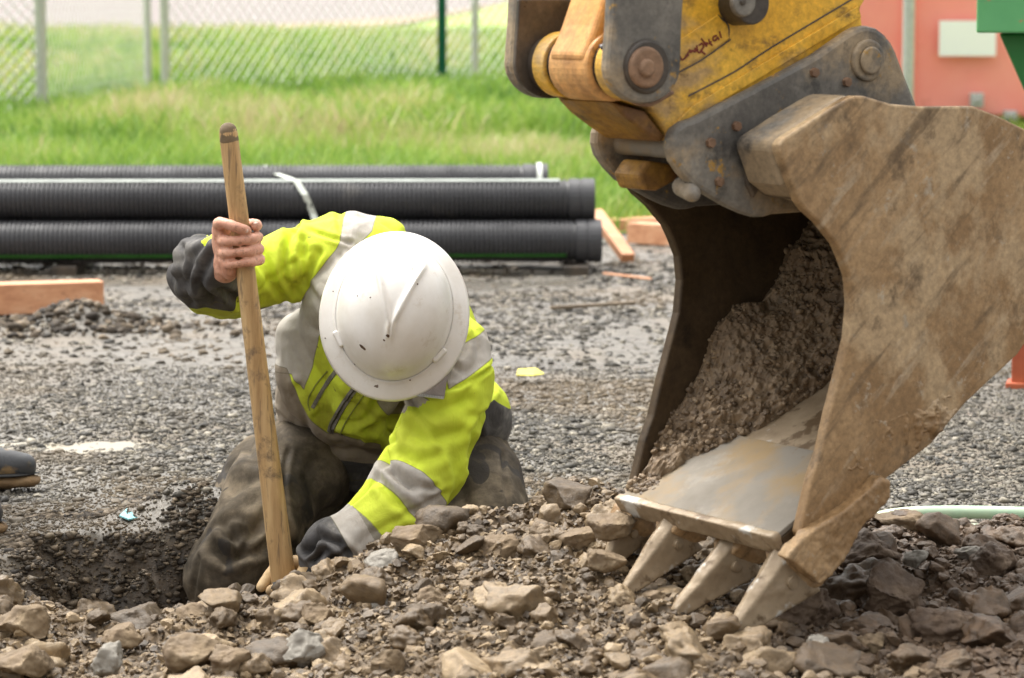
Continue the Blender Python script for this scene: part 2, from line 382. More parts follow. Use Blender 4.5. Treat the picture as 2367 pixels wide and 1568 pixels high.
M['timberx'] = wood('cut_fir', (0.40, 0.15, 0.06), (0.55, 0.24, 0.11), (0.62, 0.32, 0.17), sc=(1, 1, 1), scale=20)
M['bluepaint'] = simple('blue_paint', [(0.3, (0.14, 0.2, 0.6)), (0.7, (0.2, 0.28, 0.7))], 20, 0.7, 0)
M['stickwood'] = wood('grey_stick', (0.10, 0.07, 0.045), (0.2, 0.15, 0.10), (0.3, 0.23, 0.16), sc=(.1, 1, 1))
M['hose'] = simple('pale_green_hose', [(0.35, (0.36, 0.50, 0.36)), (0.6, (0.46, 0.53, 0.38)), (0.75, (0.56, 0.56, 0.40))], 9, 0.6, 0.1, 0.002, 30)
M['cyan'] = simple('cyan_plastic', [(0.3, (0.25, 0.62, 0.68)), (0.7, (0.35, 0.7, 0.75))], 20, 0.5, 0)
M['yellowscrap'] = simple('yellow_plastic', [(0.3, (0.55, 0.5, 0.06)), (0.7, (0.7, 0.62, 0.12))], 20, 0.6, 0)
M['water'] = simple('puddle_water', [(0.3, (0.35, 0.31, 0.24)), (0.7, (0.42, 0.38, 0.30))], 5, 0.05, 0, rvar=0.03)
# excavator
def dirt_metal(name, base, mud, dark, lo, hi, rough=0.7, bs=40, bd=0.003, spec=0.3, streak=(1, 1, 1), chip=None, diag=False):
    t = NT(name); c = t.ramp(t.noise(5, 6, 0.6), base)
    c = t.mix(t.ramp(t.noise(4.2, 8, 0.65, off=(2, 3, 1), sc=streak), [(lo, 0.0), (hi, 1.0)]), c, mud)
    c = t.mix(t.ramp(t.noise(13, 8, 0.7, off=(5, 1, 3), sc=streak), [(0.56, 0.0), (0.68, 0.85)]), c, dark)
    if chip is not None: c = t.mix(t.ramp(t.noise(18, 8, 0.75, off=(8, 8, 8)), [(0.60, 0.0), (0.65, 0.9)]), c, chip)
    if diag:
        m0 = t.n('ShaderNodeMapping'); m0.inputs['Rotation'].default_value = (0, radians(48), 0); t.l(t.tc.outputs['Object'], m0.inputs[0])
        mp = t.n('ShaderNodeMapping'); mp.inputs['Scale'].default_value = (.8, .8, 6); t.l(m0.outputs[0], mp.inputs[0])
        tn = t.n('ShaderNodeTexNoise'); tn.inputs['Scale'].default_value = 5; tn.inputs['Detail'].default_value = 7; tn.inputs['Roughness'].default_value = .65; t.l(mp.outputs[0], tn.inputs['Vector'])
        c = t.mix(t.ramp(tn.outputs['Fac'], [(.54, 0.0), (.66, .75)]), c, dark); c = t.mix(t.ramp(tn.outputs['Fac'], [(.32, .55), (.42, 0.0)]), c, (.46, .37, .26))
    c = t.mix(1.0, c, t.ramp(t.noise(90, 5, 0.7), [(0.3, 0.7), (0.7, 1.25)]), 'MULTIPLY')
    t.col(c); t.rough(t.ramp(t.noise(9, 5), [(0.35, rough - 0.18), (0.65, min(1, rough + 0.18))])); t.b.inputs['Specular IOR Level'].default_value = spec
    t.bump(t.noise(bs, 8, 0.7), 0.55, bd); return t.m
M['mud'] = dirt_metal('mud_coated_steel', [(0.42, (0.26, 0.158, 0.074)), (0.58, (0.375, 0.245, 0.127))], (0.42, 0.30, 0.175), (0.12, 0.078, 0.042), 0.50, 0.57, 0.52, 30, 0.004, 0.4, streak=(1, 1, .8), chip=(0.40, 0.33, 0.245), diag=True)
M['mudin'] = dirt_metal('shaded_wet_mud_steel', [(0.35, (0.035, 0.022, 0.011)), (0.65, (0.08, 0.052, 0.027))], (0.07, 0.046, 0.024), (0.018, 0.012, 0.007), 0.45, 0.62, 0.6, 30, 0.003, 0.3)  # wet mud darkened further: shade inside the bucket is put into the colour
M['steel'] = dirt_metal('worn_grey_steel', [(0.38, (0.09, 0.083, 0.075)), (0.6, (0.22, 0.20, 0.17))], (0.31, 0.235, 0.15), (0.035, 0.032, 0.03), 0.46, 0.56, 0.6, 60, 0.002, 0.5, chip=(0.40, 0.22, 0.035))
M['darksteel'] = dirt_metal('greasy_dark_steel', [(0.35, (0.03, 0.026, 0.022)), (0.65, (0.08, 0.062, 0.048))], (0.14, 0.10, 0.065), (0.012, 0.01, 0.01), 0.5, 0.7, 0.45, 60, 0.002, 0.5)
M['yellow'] = dirt_metal('worn_yellow_paint', [(0.35, (0.66, 0.34, 0.018)), (0.65, (0.78, 0.46, 0.05))], (0.42, 0.27, 0.11), (0.10, 0.05, 0.018), 0.48, 0.60, 0.5, 50, 0.0015, 0.5, streak=(1, 1, 1.8))
M['orange'] = dirt_metal('orange_rusty_paint', [(0.35, (0.62, 0.26, 0.05)), (0.65, (0.74, 0.42, 0.16))], (0.33, 0.16, 0.06), (0.07, 0.03, 0.015), 0.47, 0.60, 0.5, 50, 0.0015, 0.5, streak=(1, 1, .5))
M['grimy'] = dirt_metal('shaded_grimy_yellow_paint', [(0.4, (0.10, 0.045, 0.015)), (0.6, (0.50, 0.27, 0.03))], (0.16, 0.08, 0.035), (0.02, 0.014, 0.01), 0.42, 0.6, 0.5, 60, 0.003)
M['rust'] = dirt_metal('rusty_steel', [(0.35, (0.16, 0.09, 0.055)), (0.65, (0.26, 0.16, 0.10))], (0.32, 0.17, 0.09), (0.07, 0.045, 0.03), 0.5, 0.65, 0.6, 60, 0.002)
M['grease'] = simple('black_grease', [(0.3, (0.008, 0.008, 0.01)), (0.7, (0.02, 0.02, 0.024))], 20, 0.25, 0.6, 0.004, 60)
M['bright'] = simple('polished_steel', [(0.3, (0.15, 0.132, 0.108)), (0.6, (0.215, 0.192, 0.16))], 7, 0.7, 0.3, 0.0015, 30, spec=0.2, layers=(((0.26, 0.185, 0.10), 6, 0.44, 0.60, 2.0), ((0.28, 0.255, 0.22), 9, 0.56, 0.7, 9.0), ((0.2, 0.15, 0.1), 30, 0.66, 0.7, 4.0)))
M['tooth'] = simple('scuffed_tooth_steel', [(0.3, (0.19, 0.135, 0.08)), (0.6, (0.32, 0.245, 0.16))], 14, 0.5, 0.3, 0.002, 50, metal=0.1, layers=(((0.13, 0.085, 0.045), 16, 0.54, 0.60, 2.0), ((0.46, 0.44, 0.40), 14, 0.57, 0.63, 6.0)))
M['mudcake'] = tinted('caked_mud', (0.07, 0.045, 0.025), (0.18, 0.122, 0.07), (0.31, 0.225, 0.14), 0.38, 90, 0.006)
M['ink'] = simple('dark_red_marker', [(0.3, (0.12, 0.012, 0.0)), (0.7, (0.2, 0.02, 0.005))], 20, 0.5, 0)
# person
t = NT('hi_vis_jacket'); 
lime = t.ramp(t.noise(5, 5), [(0.35, (0.55, 0.67, 0.04)), (0.65, (0.66, 0.79, 0.055))])
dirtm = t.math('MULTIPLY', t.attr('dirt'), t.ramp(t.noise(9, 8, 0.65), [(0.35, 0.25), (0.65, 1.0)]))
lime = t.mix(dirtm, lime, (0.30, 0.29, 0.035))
lime = t.mix(t.ramp(t.noise(45, 4, 0.5, off=(2, 2, 2)), [(0.70, 0.0), (0.73, 0.8)]), lime, (0.12, 0.11, 0.04))
def stepf(x): return t.math('GREATER_THAN', x, 0.0)
tape = t.mix(dirtm, t.ramp(t.noise(30, 5, 0.6), [(0.3, (0.40, 0.375, 0.34)), (0.7, (0.50, 0.475, 0.44))]), (0.20, 0.16, 0.11))
dark = t.ramp(t.noise(14, 7, 0.6, dist=0.5), [(0.40, (0.055, 0.052, 0.052)), (0.56, (0.105, 0.10, 0.098)), (0.66, (0.19, 0.18, 0.165))])
c = t.mix(stepf(t.attr('tape')), lime, tape)
c = t.mix(stepf(t.attr('tan')), c, t.ramp(t.noise(12, 6), [(0.3, (0.17, 0.135, 0.095)), (0.7, (0.34, 0.29, 0.235))]))
c = t.mix(stepf(t.attr('dark')), c, dark)
for an in ('tape', 'tan'): c = t.mix(t.math('MULTIPLY', t.math('LESS_THAN', t.math('ABSOLUTE', t.attr(an)), 0.0011), 0.55), c, (0.10, 0.09, 0.05))
t.col(c); t.rough(0.75); t.b.inputs['Specular IOR Level'].default_value = 0.25
pb = t.bump(t.noise(17, 6, 0.6, sc=(1.6, 1, .7), dist=1.2), 0.5, 0.008); t.bump(t.noise(700, 2), 0.15, 0.0006, pb); M['jacket'] = t.m
t = NT('muddy_trousers'); c = t.ramp(t.noise(7, 8, 0.68, dist=0.1), [(0.36, (0.032, 0.026, 0.019)), (0.5, (0.082, 0.066, 0.047)), (0.64, (0.20, 0.16, 0.112))])
c = t.mix(t.ramp(t.noise(9, 3, 0.4, off=(6, 3, 2), dist=1.0), [(0.60, 0.0), (0.62, 0.85)]), c, (0.035, 0.031, 0.028)); t.col(c)
t.rough(t.ramp(t.noise(9, 3, 0.4, off=(6, 3, 2)), [(0.5, 0.9), (0.6, 0.7)])); t.b.inputs['Specular IOR Level'].default_value = 0.15; pb = t.bump(t.noise(26, 6, 0.62, sc=(1.5, 1, .6), dist=.8), 0.35, 0.008); t.bump(t.noise(500, 2), 0.2, 0.0008, pb); M['trousers'] = t.m
t = NT('white_hat_shell'); c = t.ramp(t.noise(10, 6, 0.6), [(0.35, (0.70, 0.67, 0.62)), (0.65, (0.82, 0.805, 0.78))])
c = t.mix(t.ramp(t.noise(16, 8, 0.75, off=(1, 2, 3)), [(0.55, 0.0), (0.68, 0.5)]), c, (0.48, 0.40, 0.28))
c = t.mix(t.ramp(t.voro(42), [(0.075, 1.0), (0.10, 0.0)]), c, (0.28, 0.2, 0.13)) if False else c
c = t.mix(t.ramp(t.noise(60, 2, 0.4, off=(4, 7, 2)), [(0.765, 0.0), (0.78, 0.9)]), c, (0.10, 0.06, 0.035))
t.col(c); t.rough(0.32); t.b.inputs['Coat Weight'].default_value = 0.15; t.bump(t.noise(120, 3), 0.05, 0.0006); M['hat'] = t.m
M['hatmud'] = simple('dark_mud_spot', [(0.3, (0.04, 0.02, 0.01)), (0.7, (0.12, 0.07, 0.04))], 60, 0.7, 0.6, 0.002, 200)
t = NT('skin'); c = t.ramp(t.noise(35, 5), [(0.35, (0.50, 0.235, 0.155)), (0.65, (0.66, 0.36, 0.255))]); c = t.mix(t.ramp(t.noise(110, 7, 0.75, off=(3, 3, 3)), [(0.52, 0.0), (0.66, 0.7)]), c, (0.20, 0.09, 0.05)); t.col(c); t.rough(0.5)
t.b.inputs['Subsurface Weight'].default_value = 0.12; t.b.inputs['Subsurface Radius'].default_value = (0.01, 0.004, 0.002); t.b.inputs['Subsurface Scale'].default_value = 0.5
t.bump(t.noise(330, 4, 0.6), 0.3, 0.0008); M['skin'] = t.m
M['glove'] = simple('tan_leather', [(0.3, (0.36, 0.23, 0.11)), (0.6, (0.52, 0.37, 0.20))], 20, 0.7, 0.3, 0.001, 120, layers=(((0.12, 0.08, 0.05), 18, 0.58, 0.7, 2.0),))
M['gloveblack'] = simple('black_knit', [(0.3, (0.015, 0.014, 0.013)), (0.6, (0.04, 0.038, 0.035))], 20, 0.8, 0.4, 0.001, 150)
M['zip'] = simple('grey_zip_tape', [(0.3, (0.10, 0.09, 0.08)), (0.7, (0.19, 0.175, 0.155))], 30, 0.6, 0.6, 0.001, 400)
M['lining'] = simple('grey_knit_collar', [(0.3, (0.20, 0.175, 0.16)), (0.7, (0.31, 0.275, 0.255))], 30, 0.9, 0.7, 0.0015, 300)
M['nail'] = simple('nail', [(0.3, (0.62, 0.42, 0.34)), (0.7, (0.70, 0.5, 0.42))], 20, 0.35, 0)
M['rubber'] = simple('muddy_black_rubber', [(0.3, (0.03, 0.031, 0.034)), (0.7, (0.06, 0.062, 0.067))], 10, 0.35, 0.1, 0.002, 30, layers=(((0.24, 0.16, 0.08), 14, 0.52, 0.6, 2.0),))
M['solemud'] = simple('boot_mud', [(0.3, (0.14, 0.085, 0.04)), (0.7, (0.28, 0.18, 0.09))], 20, 0.8, 0.8, 0.006, 50)
M['blacksole'] = simple('black_sole', [(0.3, (0.012, 0.012, 0.013)), (0.7, (0.03, 0.03, 0.03))], 20, 0.7, 0.3)
# ------------------------------------------------------------------ setting
rng = np.random.default_rng(7)
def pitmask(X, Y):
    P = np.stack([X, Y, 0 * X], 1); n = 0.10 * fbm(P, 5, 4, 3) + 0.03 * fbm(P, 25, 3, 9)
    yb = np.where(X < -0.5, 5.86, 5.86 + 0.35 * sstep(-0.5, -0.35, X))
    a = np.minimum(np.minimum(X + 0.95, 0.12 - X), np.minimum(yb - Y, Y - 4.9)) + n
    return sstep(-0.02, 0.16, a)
def gz(X, Y):
    P = np.stack([X, Y, 0 * X], 1)
    z = 0.014 * fbm(P, 2.2, 3, 5) + 0.010 * fbm(P, 9, 4, 6, .6)
    pm = pitmask(X, Y); z = z - 0.30 * pm + sstep(0, .3, pm) * (0.08 * fbm(P, 13, 4, 8) + .06 * (ridged(P, 20, 3, 7) - .5)) - 0.12 * sstep(5.12, 4.95, Y)
    z += 0.07 * np.exp(-((X + 0.62 + (Y-5.95)*.0) / 0.16) ** 2 - ((Y - 5.98) / 0.07) ** 2) * (0.6 + 0.8 * vnoise(P * 14, 3))
    z += 0.07 * np.exp(-((X + 1.45) / 0.26) ** 2 - ((Y - 9.45) / 0.16) ** 2) * (0.5 + vnoise(P * 10, 4))
    pud = np.exp(-((X + 0.98) / 0.17) ** 2 - ((Y - 7.02) / 0.13) ** 2); z -= 0.022 * pud
    return z
def lin(a, b, n): return np.linspace(a, b, n)
xs = np.concatenate([-np.geomspace(600, 3.05, 26), lin(-3, -1.35, 90), lin(-1.33, 1.4, 260), lin(1.42, 3.4, 90), np.geomspace(3.5, 600, 26)])
ys = np.concatenate([lin(-20, 3.4, 20), lin(3.6, 4.9, 20), lin(4.92, 6.4, 170), lin(6.41, 12.5, 330), lin(12.6, 16, 60), np.geomspace(16.5, 900, 40)])
GX, GY = np.meshgrid(xs, ys); gv = np.stack([GX.ravel(), GY.ravel(), gz(GX.ravel(), GY.ravel())], 1)
def gridF(nx, ny):
    i = np.arange(nx - 1)[None, :] + np.arange(ny - 1)[:, None] * nx; i = i.ravel()
    return np.stack([i, i + 1, i + 1 + nx, i + nx], 1).astype(np.int32)
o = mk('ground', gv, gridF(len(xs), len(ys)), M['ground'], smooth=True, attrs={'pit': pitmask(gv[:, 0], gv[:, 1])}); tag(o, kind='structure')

# spoil heap in the foreground
_px = [-600, 0, 200, 320, 440, 520, 640, 705, 780, 850, 1000, 1150, 1300, 1450, 1700, 1900, 2050, 2200, 2367, 2900]
_py = [1415, 1412, 1430, 1462, 1425, 1415, 1418, 1400, 1340, 1304, 1238, 1186, 1152, 1166, 1235, 1262, 1235, 1235, 1240, 1250]
_yr = [5.05, 5.05, 5.05, 5.06, 5.08, 5.1, 5.12, 5.13, 5.16, 5.18, 5.2, 5.25, 5.28, 5.3, 5.3, 5.3, 5.3, 5.3, 5.3, 5.3]
_R = [at(a, b, c) for a, b, c in zip(_px, _py, _yr)]; _rx = [r.x for r in _R]; _rz = [r.z for r in _R]; _ry = [r.y for r in _R]
def heap0(X, Y):
    zr = np.interp(X, _rx, _rz); yr = np.interp(X, _rx, _ry); zf = np.interp(X, [-1, -.3, .3, 1.2], [-0.015, -0.0, 0.05, 0.045])
    s = (yr - Y) / (yr - 4.25); zfr = zr * (1 - s) + zf * s - 0.02 * np.sin(np.clip(s, 0, 1) * pi)
    zbk = zr - (Y - yr) * 0.75 * sstep(0, 0.12, Y - yr)
    return np.where(Y < yr, zfr, zbk)
def heap(X, Y):
    P = np.stack([X, Y, 0 * X], 1)
    return heap0(X, Y) + 0.026 * fbm(P, 6, 3, 11) + 0.034 * (ridged(P, 9, 2, 12) - .5) + .028 * (ridged(P, 21, 3, 14) - .5) + 0.011 * fbm(P, 60, 4, 13, .6)
hx = lin(-1.45, 1.5, 900); hy = lin(3.95, 5.7, 520); HX, HY = np.meshgrid(hx, hy)
hv = np.stack([HX.ravel(), HY.ravel(), heap(HX.ravel(), HY.ravel())], 1)
def redf(P): return sstep(-0.10, 0.12, (P[:, 0] - 0.42) * 0.5 + 0.22 * fbm(P, 3.0, 4, 21)) * 0.9
o = mk('soil_heap', hv, gridF(len(hx), len(hy)), M['clod'], smooth=True, attrs={'tint': np.clip(0.45 + 0.45 * fbm(hv, 22, 4, 4, .7) + .25 * fbm(hv, 130, 2, 5), 0, 1), 'red': redf(hv)})
tag(o, 'heaped clay soil dug from the hole, tan at left and red brown at right, across the foreground', 'soil heap', kind='stuff')
protos = [rock_proto(rng, 4, 14, 0.20, k) for k in range(5)] + [rock_proto(rng, 4, 6, 0.42, k + 10) for k in range(9)]
protos2 = [rock_proto(rng, 2, 8, 0.14, k + 20) for k in range(8)]
p1 = []
for k in range(12):
    if k < 3: V, F = ico(1); V = V * (1 + 0.22 * rng.normal(size=(len(V), 1))).clip(0.6, 1.4)
    else:   # angular chips
        V = np.array([(x, y, z) for x in (-1, 1) for y in (-1, 1) for z in (-1, 1)], float) * rng.uniform(.45, 1.0, 3) + rng.normal(0, .24, (8, 3))
        F = np.array([(0, 1, 3), (0, 3, 2), (4, 6, 7), (4, 7, 5), (0, 4, 5), (0, 5, 1), (2, 3, 7), (2, 7, 6), (0, 2, 6), (0, 6, 4), (1, 5, 7), (1, 7, 3)], np.int32)
    p1.append((V, F))
def heap_pts(n, smin, smax, pw, yb=5.42):
    x = rng.uniform(-1.25, 1.3, n); y = rng.uniform(4.05, yb, n); s = smin * (1 - rng.random(n)) ** (-1 / pw); s = np.minimum(s, smax)
    z = heap(x, y) + s * 0.25; return np.stack([x, y, z], 1), s
pt, sz = heap_pts(480, 0.016, 0.05, 2.0); V1, F1, T1 = scatter(protos, pt, sz, rng, 0.75, (0.2, 1))
pt, sz = heap_pts(3400, 0.0065, 0.018, 1.8); V2, F2, T2 = scatter(protos2, pt, sz, rng, 0.75, (0.1, 1))
pt, sz = heap_pts(55000, 0.0024, 0.007, 1.8); V3, F3, T3 = scatter(p1, pt, sz, rng, 0.8, (0.05, 1))
V = np.concatenate([V1, V2, V3]); F = np.concatenate([F1, F2 + len(V1), F3 + len(V1) + len(V2)]); T = np.concatenate([T1, T2, T3])
o = mk('clods', V, F, M['clod'], smooth=False, attrs={'tint': T, 'red': redf(V)}); o.data.polygons.foreach_set('use_smooth', np.concatenate([np.ones(len(F1), bool), np.zeros(len(F2) + len(F3), bool)]))
tag(o, 'loose clods and crumbs of clay lying all over the soil heap', 'clods', kind='stuff')

def vn3(V, F):
    fn = np.cross(V[F[:, 1]] - V[F[:, 0]], V[F[:, 2]] - V[F[:, 0]]); N = np.zeros_like(V)
    for k in range(3): np.add.at(N, F[:, k], fn)
    return N / (np.linalg.norm(N, axis=1, keepdims=True) + 1e-12)
# bigger rocks one can point at
ROCKS = [
 (955, 1262, 5.14, (.078, .06, .052), 'rock', 'large flat topped clod leaning against the lime sleeve'),
 (1160, 1285, 5.05, (.066, .05, .046), 'rock', 'big angular tan rock on the crest of the heap right of the sleeve'),
 (1335, 1270, 5.05, (.052, .05, .05), 'rock', 'rounded knobbly clod just left of the leftmost bucket tooth'),
 (884, 1315, 5.1, (.055, .045, .035), 'rockgrey', 'smooth grey rock beside the dark cuff'),
 (838, 1400, 4.98, (.042, .05, .05), 'rockgrey', 'upright grey rock just right of the gloved hand'),
 (872, 1415, 4.92, (.036, .034, .034), 'rockgrey', 'pale grey stone alone below the upright grey rock'),
 (735, 1425, 4.9, (.042, .04, .035), 'rock', 'brown lumpy clod below the gloved hand'),
 (440, 1430, 5.0, (.085, .055, .045), 'rock', 'wide pale rock at the edge of the hole below the knee'),
 (285, 1472, 4.85, (.055, .05, .038), 'rock', 'tan rock below the dark hole'),
 (50, 1440, 4.85, (.085, .06, .052), 'rock', 'big tan boulder at the left edge of the heap'),
 (450, 1510, 4.65, (.06, .05, .05), 'rock', 'knobbly brown clod in the lower left foreground'),
 (545, 1525, 4.62, (.055, .045, .04), 'rock', 'smooth pale rock in the bottom foreground right of the knobbly clod'),
 (60, 1530, 4.6, (.062, .05, .045), 'rock', 'tan rock in the bottom left corner'),
 (250, 1535, 4.55, (.05, .045, .045), 'rockgrey', 'pale rock at the bottom edge near the left corner'),
 (700, 1500, 4.68, (.06, .05, .05), 'rockgrey', 'grey brown rock in the bottom foreground below the handle'),
 (1000, 1410, 4.88, (.035, .035, .035), 'rock', 'small square tan rock in the middle of the heap'),
 (890, 1545, 4.5, (.035, .03, .03), 'rock', 'rounded tan rock at the bottom edge below the pale grey stone'),
 (1340, 1530, 4.55, (.04, .03, .03), 'rock', 'flat tan rock at the bottom edge left of the third tooth'),
 (2080, 1210, 5.28, (.07, .05, .04), 'rock', 'brown clod on the right crest in front of the hose'),
 (1990, 1290, 5.05, (.075, .06, .055), 'rockred', 'dark red brown clod right of the largest tooth'),
 (2115, 1290, 5.0, (.032, .03, .022), 'rockgrey', 'small grey stone on the right part of the heap'),
 (2260, 1280, 5.05, (.06, .03, .018), 'rockgrey', 'flat pale slab lying near the right edge'),
 (2300, 1310, 5.0, (.05, .05, .045), 'rockred', 'red brown clod under the flat pale slab'),
 (2060, 1370, 4.8, (.085, .06, .06), 'rockred', 'largest red brown clod in the right foreground'),
 (2200, 1450, 4.6, (.08, .06, .055), 'rockred', 'red brown clod in the lower right corner area'),
 (1860, 1400, 4.72, (.07, .05, .055), 'rockred', 'dark clod behind the tip of the largest tooth'),
 (1890, 1500, 4.5, (.045, .035, .03), 'rockgrey', 'grey stone at the bottom right of the largest tooth'),
 (2010, 1490, 4.55, (.035, .03, .028), 'rock', 'small tan rock in the bottom right foreground'),
 (1362, 1128, 6.22, (.022, .018, .016), 'rockgrey', 'single dark stone on the gravel between worker and bucket'),
 (1418, 1232, 4.93, (.055, .05, .048), 'rock', 'brown clod against the far corner of the bucket lip'),
 (1395, 1310, 4.86, (.045, .04, .035), 'rock', 'tan clod left of the first tooth tip'),
 (1520, 1385, 4.8, (.04, .03, .03), 'rock', 'tan rock between the first and second tooth tips'),
]
for i, (px, py, Y, r, m, lab) in enumerate(ROCKS):
    if 850 < px < 1460 and Y < 5.5: py -= 14
    V, F = rock_proto(rng, 5, 18 if m != 'rockred' else 9, 0.14 if m != 'rockred' else 0.32, 50 + i)
    a = rng.uniform(-0.5, 0.5); R = np.array([[cos(a), -sin(a), 0], [sin(a), cos(a), 0], [0, 0, 1]])
    V = (V * np.array(r) * 0.86) @ R.T + np.array(tuple(at(px, py, Y)))
    V += (vn3(V, F) * (0.006 * fbm(V, 38, 5, i, 0.6) + .005 * (ridged(V, 55, 3, i) - .5))[:, None])
    o = mk('rock' if m != 'rockred' else 'clod', V, F, M[m], smooth=True, loc=at(px, py, Y)); tag(o, lab, 'rock' if m != 'rockred' else 'clod', 'larger rocks and clods on the soil heap')

# gravel
n = 100000; y = 5.0 * (12.9 / 5.0) ** rng.random(n); x = rng.uniform(-1, 1, n) * (0.19 * y + 0.35)
s = (0.0034 + 0.0105 * rng.random(n) ** 4) * (0.85 + 0.05 * (y - 5)); keep = (y > 5.35) | (x < -.3)
pm = pitmask(x, y); dens = fbm(np.stack([x, y, 0 * x], 1), 1.3, 3, 44); keep &= rng.random(n) < 0.22 + .78 * sstep(-0.2, 0.15, dens); keep &= (pm < 0.45)
x, y, s = x[keep], y[keep], s[keep]; z = gz(x, y) + s * 0.1
V, F, T = scatter(p1[:], np.stack([x, y, z], 1), s, rng, 0.55)
T = T ** 1.3
def brown(V): return .75 * sstep(-.05, .25, fbm(V * [1, .6, 0], 2.1, 4, 47))
o = mk('gravel', V, F, M['gravel'], attrs={'tint': T, 'red': brown(V)}); tag(o, 'wet grey crushed rock spread over the yard', 'gravel', kind='stuff')
n = 80000; y = 5.4 * (8.5 / 5.4) ** rng.random(n); x = rng.uniform(-1, 1, n) * (0.19 * y + 0.15); s = rng.uniform(.0018, .0036, n); k = pitmask(x, y) < .45
V, F, T = scatter(p1, np.stack([x, y, gz(x, y) + s * .3], 1)[k], s[k], rng, 0.8); o = mk('grit', V, F, M['gravel'], attrs={'tint': T, 'red': brown(V)}); tag(o, 'fine wet grit between the crushed rock', 'grit', kind='stuff')
n = 520; y = 5.9 * (12.0 / 5.9) ** rng.random(n); x = rng.uniform(-1, 1, n) * (0.19 * y + 0.2); s = rng.uniform(0.010, 0.019, n); z = gz(x, y) + s * .2
k = pitmask(x, y) < 0.05; V, F, T = scatter(protos2, np.stack([x, y, z], 1)[k], s[k], rng, 0.6); 
o = mk('gravel', V, F, M['gravel'], attrs={'tint': T, 'red': brown(V)}, smooth=False); tag(o, 'larger dark stones strewn over the wet gravel', 'gravel', kind='stuff')
# crumbs in the hole
n = 150000; x = rng.uniform(-1.35, 0.2, n); y = rng.uniform(4.95, 6.3, n); pm = pitmask(x, y); k = pm + .25 * fbm(np.stack([x, y, 0 * x], 1), 9, 3, 2) > 0.03; x, y = x[k], y[k]; s = 0.0018 + 0.0085 * rng.random(len(x)) ** 5
V, F, T = scatter(p1, np.stack([x, y, gz(x, y) + s * .15], 1), s, rng, 0.55)
o = mk('loose_soil', V, F, M['pitsoil'], attrs={'tint': T, 'red': 0 * T}); tag(o, 'dark wet crumbs of soil lining the hole beside the knee', 'loose soil', kind='stuff')
n = 900; x = rng.normal(-1.45, 0.22, n); y = rng.normal(9.45, 0.12, n); s = 0.006 + 0.02 * rng.random(n) ** 3
V, F, T = scatter(protos2, np.stack([x, y, gz(x, y) + s * .2], 1), s, rng, 0.8)
o = mk('loose_soil', V, F, M['pitsoil'], attrs={'tint': T, 'red': 0 * T}); tag(o, 'low mound of dark soil in front of the left timber', 'loose soil', kind='stuff')

# puddles: level sheets
def puddle(cx, cy, rx, ry, z, seed):
    V = [(cx, cy, z)]; n = 48
    for k in range(n):
        a = 2 * pi * k / n; r = 1 + 0.35 * float(fbm(np.array([[cos(a) * 1.5, sin(a) * 1.5, seed]]), 1.2, 3, seed)[0]) ; V.append((cx + cos(a) * rx * r, cy + sin(a) * ry * r, z))
    F = [(0, 1 + k, 1 + (k + 1) % n) for k in range(n)]
    return V, F
for (cx, cy, rx, ry, z, sd_) in ((-1.05, 7.02, .25, .10, -0.006, 2), (-0.15, 7.45, .30, .10, -0.005, 5), (0.48, 7.6, .3, .12, -0.003, 7), (0.25, 6.15, .22, .05, -0.004, 6)):
    V, F = puddle(cx, cy, rx, ry, z, sd_); o = mk('puddle', V, F, M['water'], smooth=True, loc=(cx, cy, z)); tag(o, kind='structure')

# grass sheet, road, shoulder
gx = np.concatenate([-np.geomspace(500, 8, 20), lin(-7.6, 7.6, 120), np.geomspace(8, 500, 20)]); gy = np.concatenate([lin(0, 1, 60) ** 1.0 * 26, np.geomspace(27, 900, 40)])
AX, AY = np.meshgrid(gx, gy)
def gstart(X): return np.interp(X, [-4, -1.5, 0.3, 1.2, 4], [12.25, 12.3, 12.9, 14.2, 15.2])
def grz(X, Y):
    P = np.stack([X, Y, 0 * X], 1); d = Y - gstart(X); return 0.012 + 0.055 * sstep(0, 3, d) + 0.05 * fbm(P, 0.8, 3, 31) * sstep(0, 2, d) * (1 - sstep(45, 62, Y))
YY = (gstart(AX) + AY).ravel(); gv = np.stack([AX.ravel(), YY, grz(AX.ravel(), YY)], 1)
o = mk('grass_ground', gv, gridF(len(gx), len(gy)), M['turf'], smooth=True); tag(o, kind='structure')
def blades(n, y0, y1, h0, h1, wd, pw=1.0):
    y = y0 * (y1 / y0) ** rng.random(n); x = rng.uniform(-1, 1, n) * (0.19 * y + 0.6); y = y + gstart(x) - 12.3
    P = np.stack([x, y, 0 * x], 1); cl = fbm(P * [1, .5, 1], 1.1, 4, 33); h = rng.uniform(h0, h1, n) * (1.0 + 0.8 * cl); w = wd * rng.uniform(0.6, 1.4, n); z = grz(x, y) - .01
    a = rng.uniform(0, 2 * pi, n); ux, uy = np.cos(a), np.sin(a); ln = rng.uniform(0.1, 0.7, n) * h; la = rng.uniform(0, 2 * pi, n); lx, ly = np.cos(la) * ln, np.sin(la) * ln
    def row(t, wf, dz): return [np.stack([x + sg * ux * w * wf + lx * t * t, y + sg * uy * w * wf + ly * t * t, z + h * dz], 1) for sg in (-1, 1)]
    A = row(0, 1, 0) + row(0.55, 0.8, 0.6) + row(1, 0.15, 0.95)
    V = np.stack(A, 1).reshape(-1, 3); b = np.arange(n)[:, None] * 6
    F = np.concatenate([b + [0, 1, 3, 2], b + [2, 3, 5, 4]]).astype(np.int32)
    T = np.clip(0.5 + 0.75 * cl + 0.40 * fbm(P, .35, 2, 36) + rng.normal(0, .16, n), 0, 1)
    return V, F, np.repeat(T, 6)
B = [blades(60000, 12.35, 19, .07, .20, .006), blades(55000, 18, 34, .12, .30, .011), blades(40000, 32, 68, .15, .38, .022)]
nn = 0; Vs, Fs, Ts = [], [], []
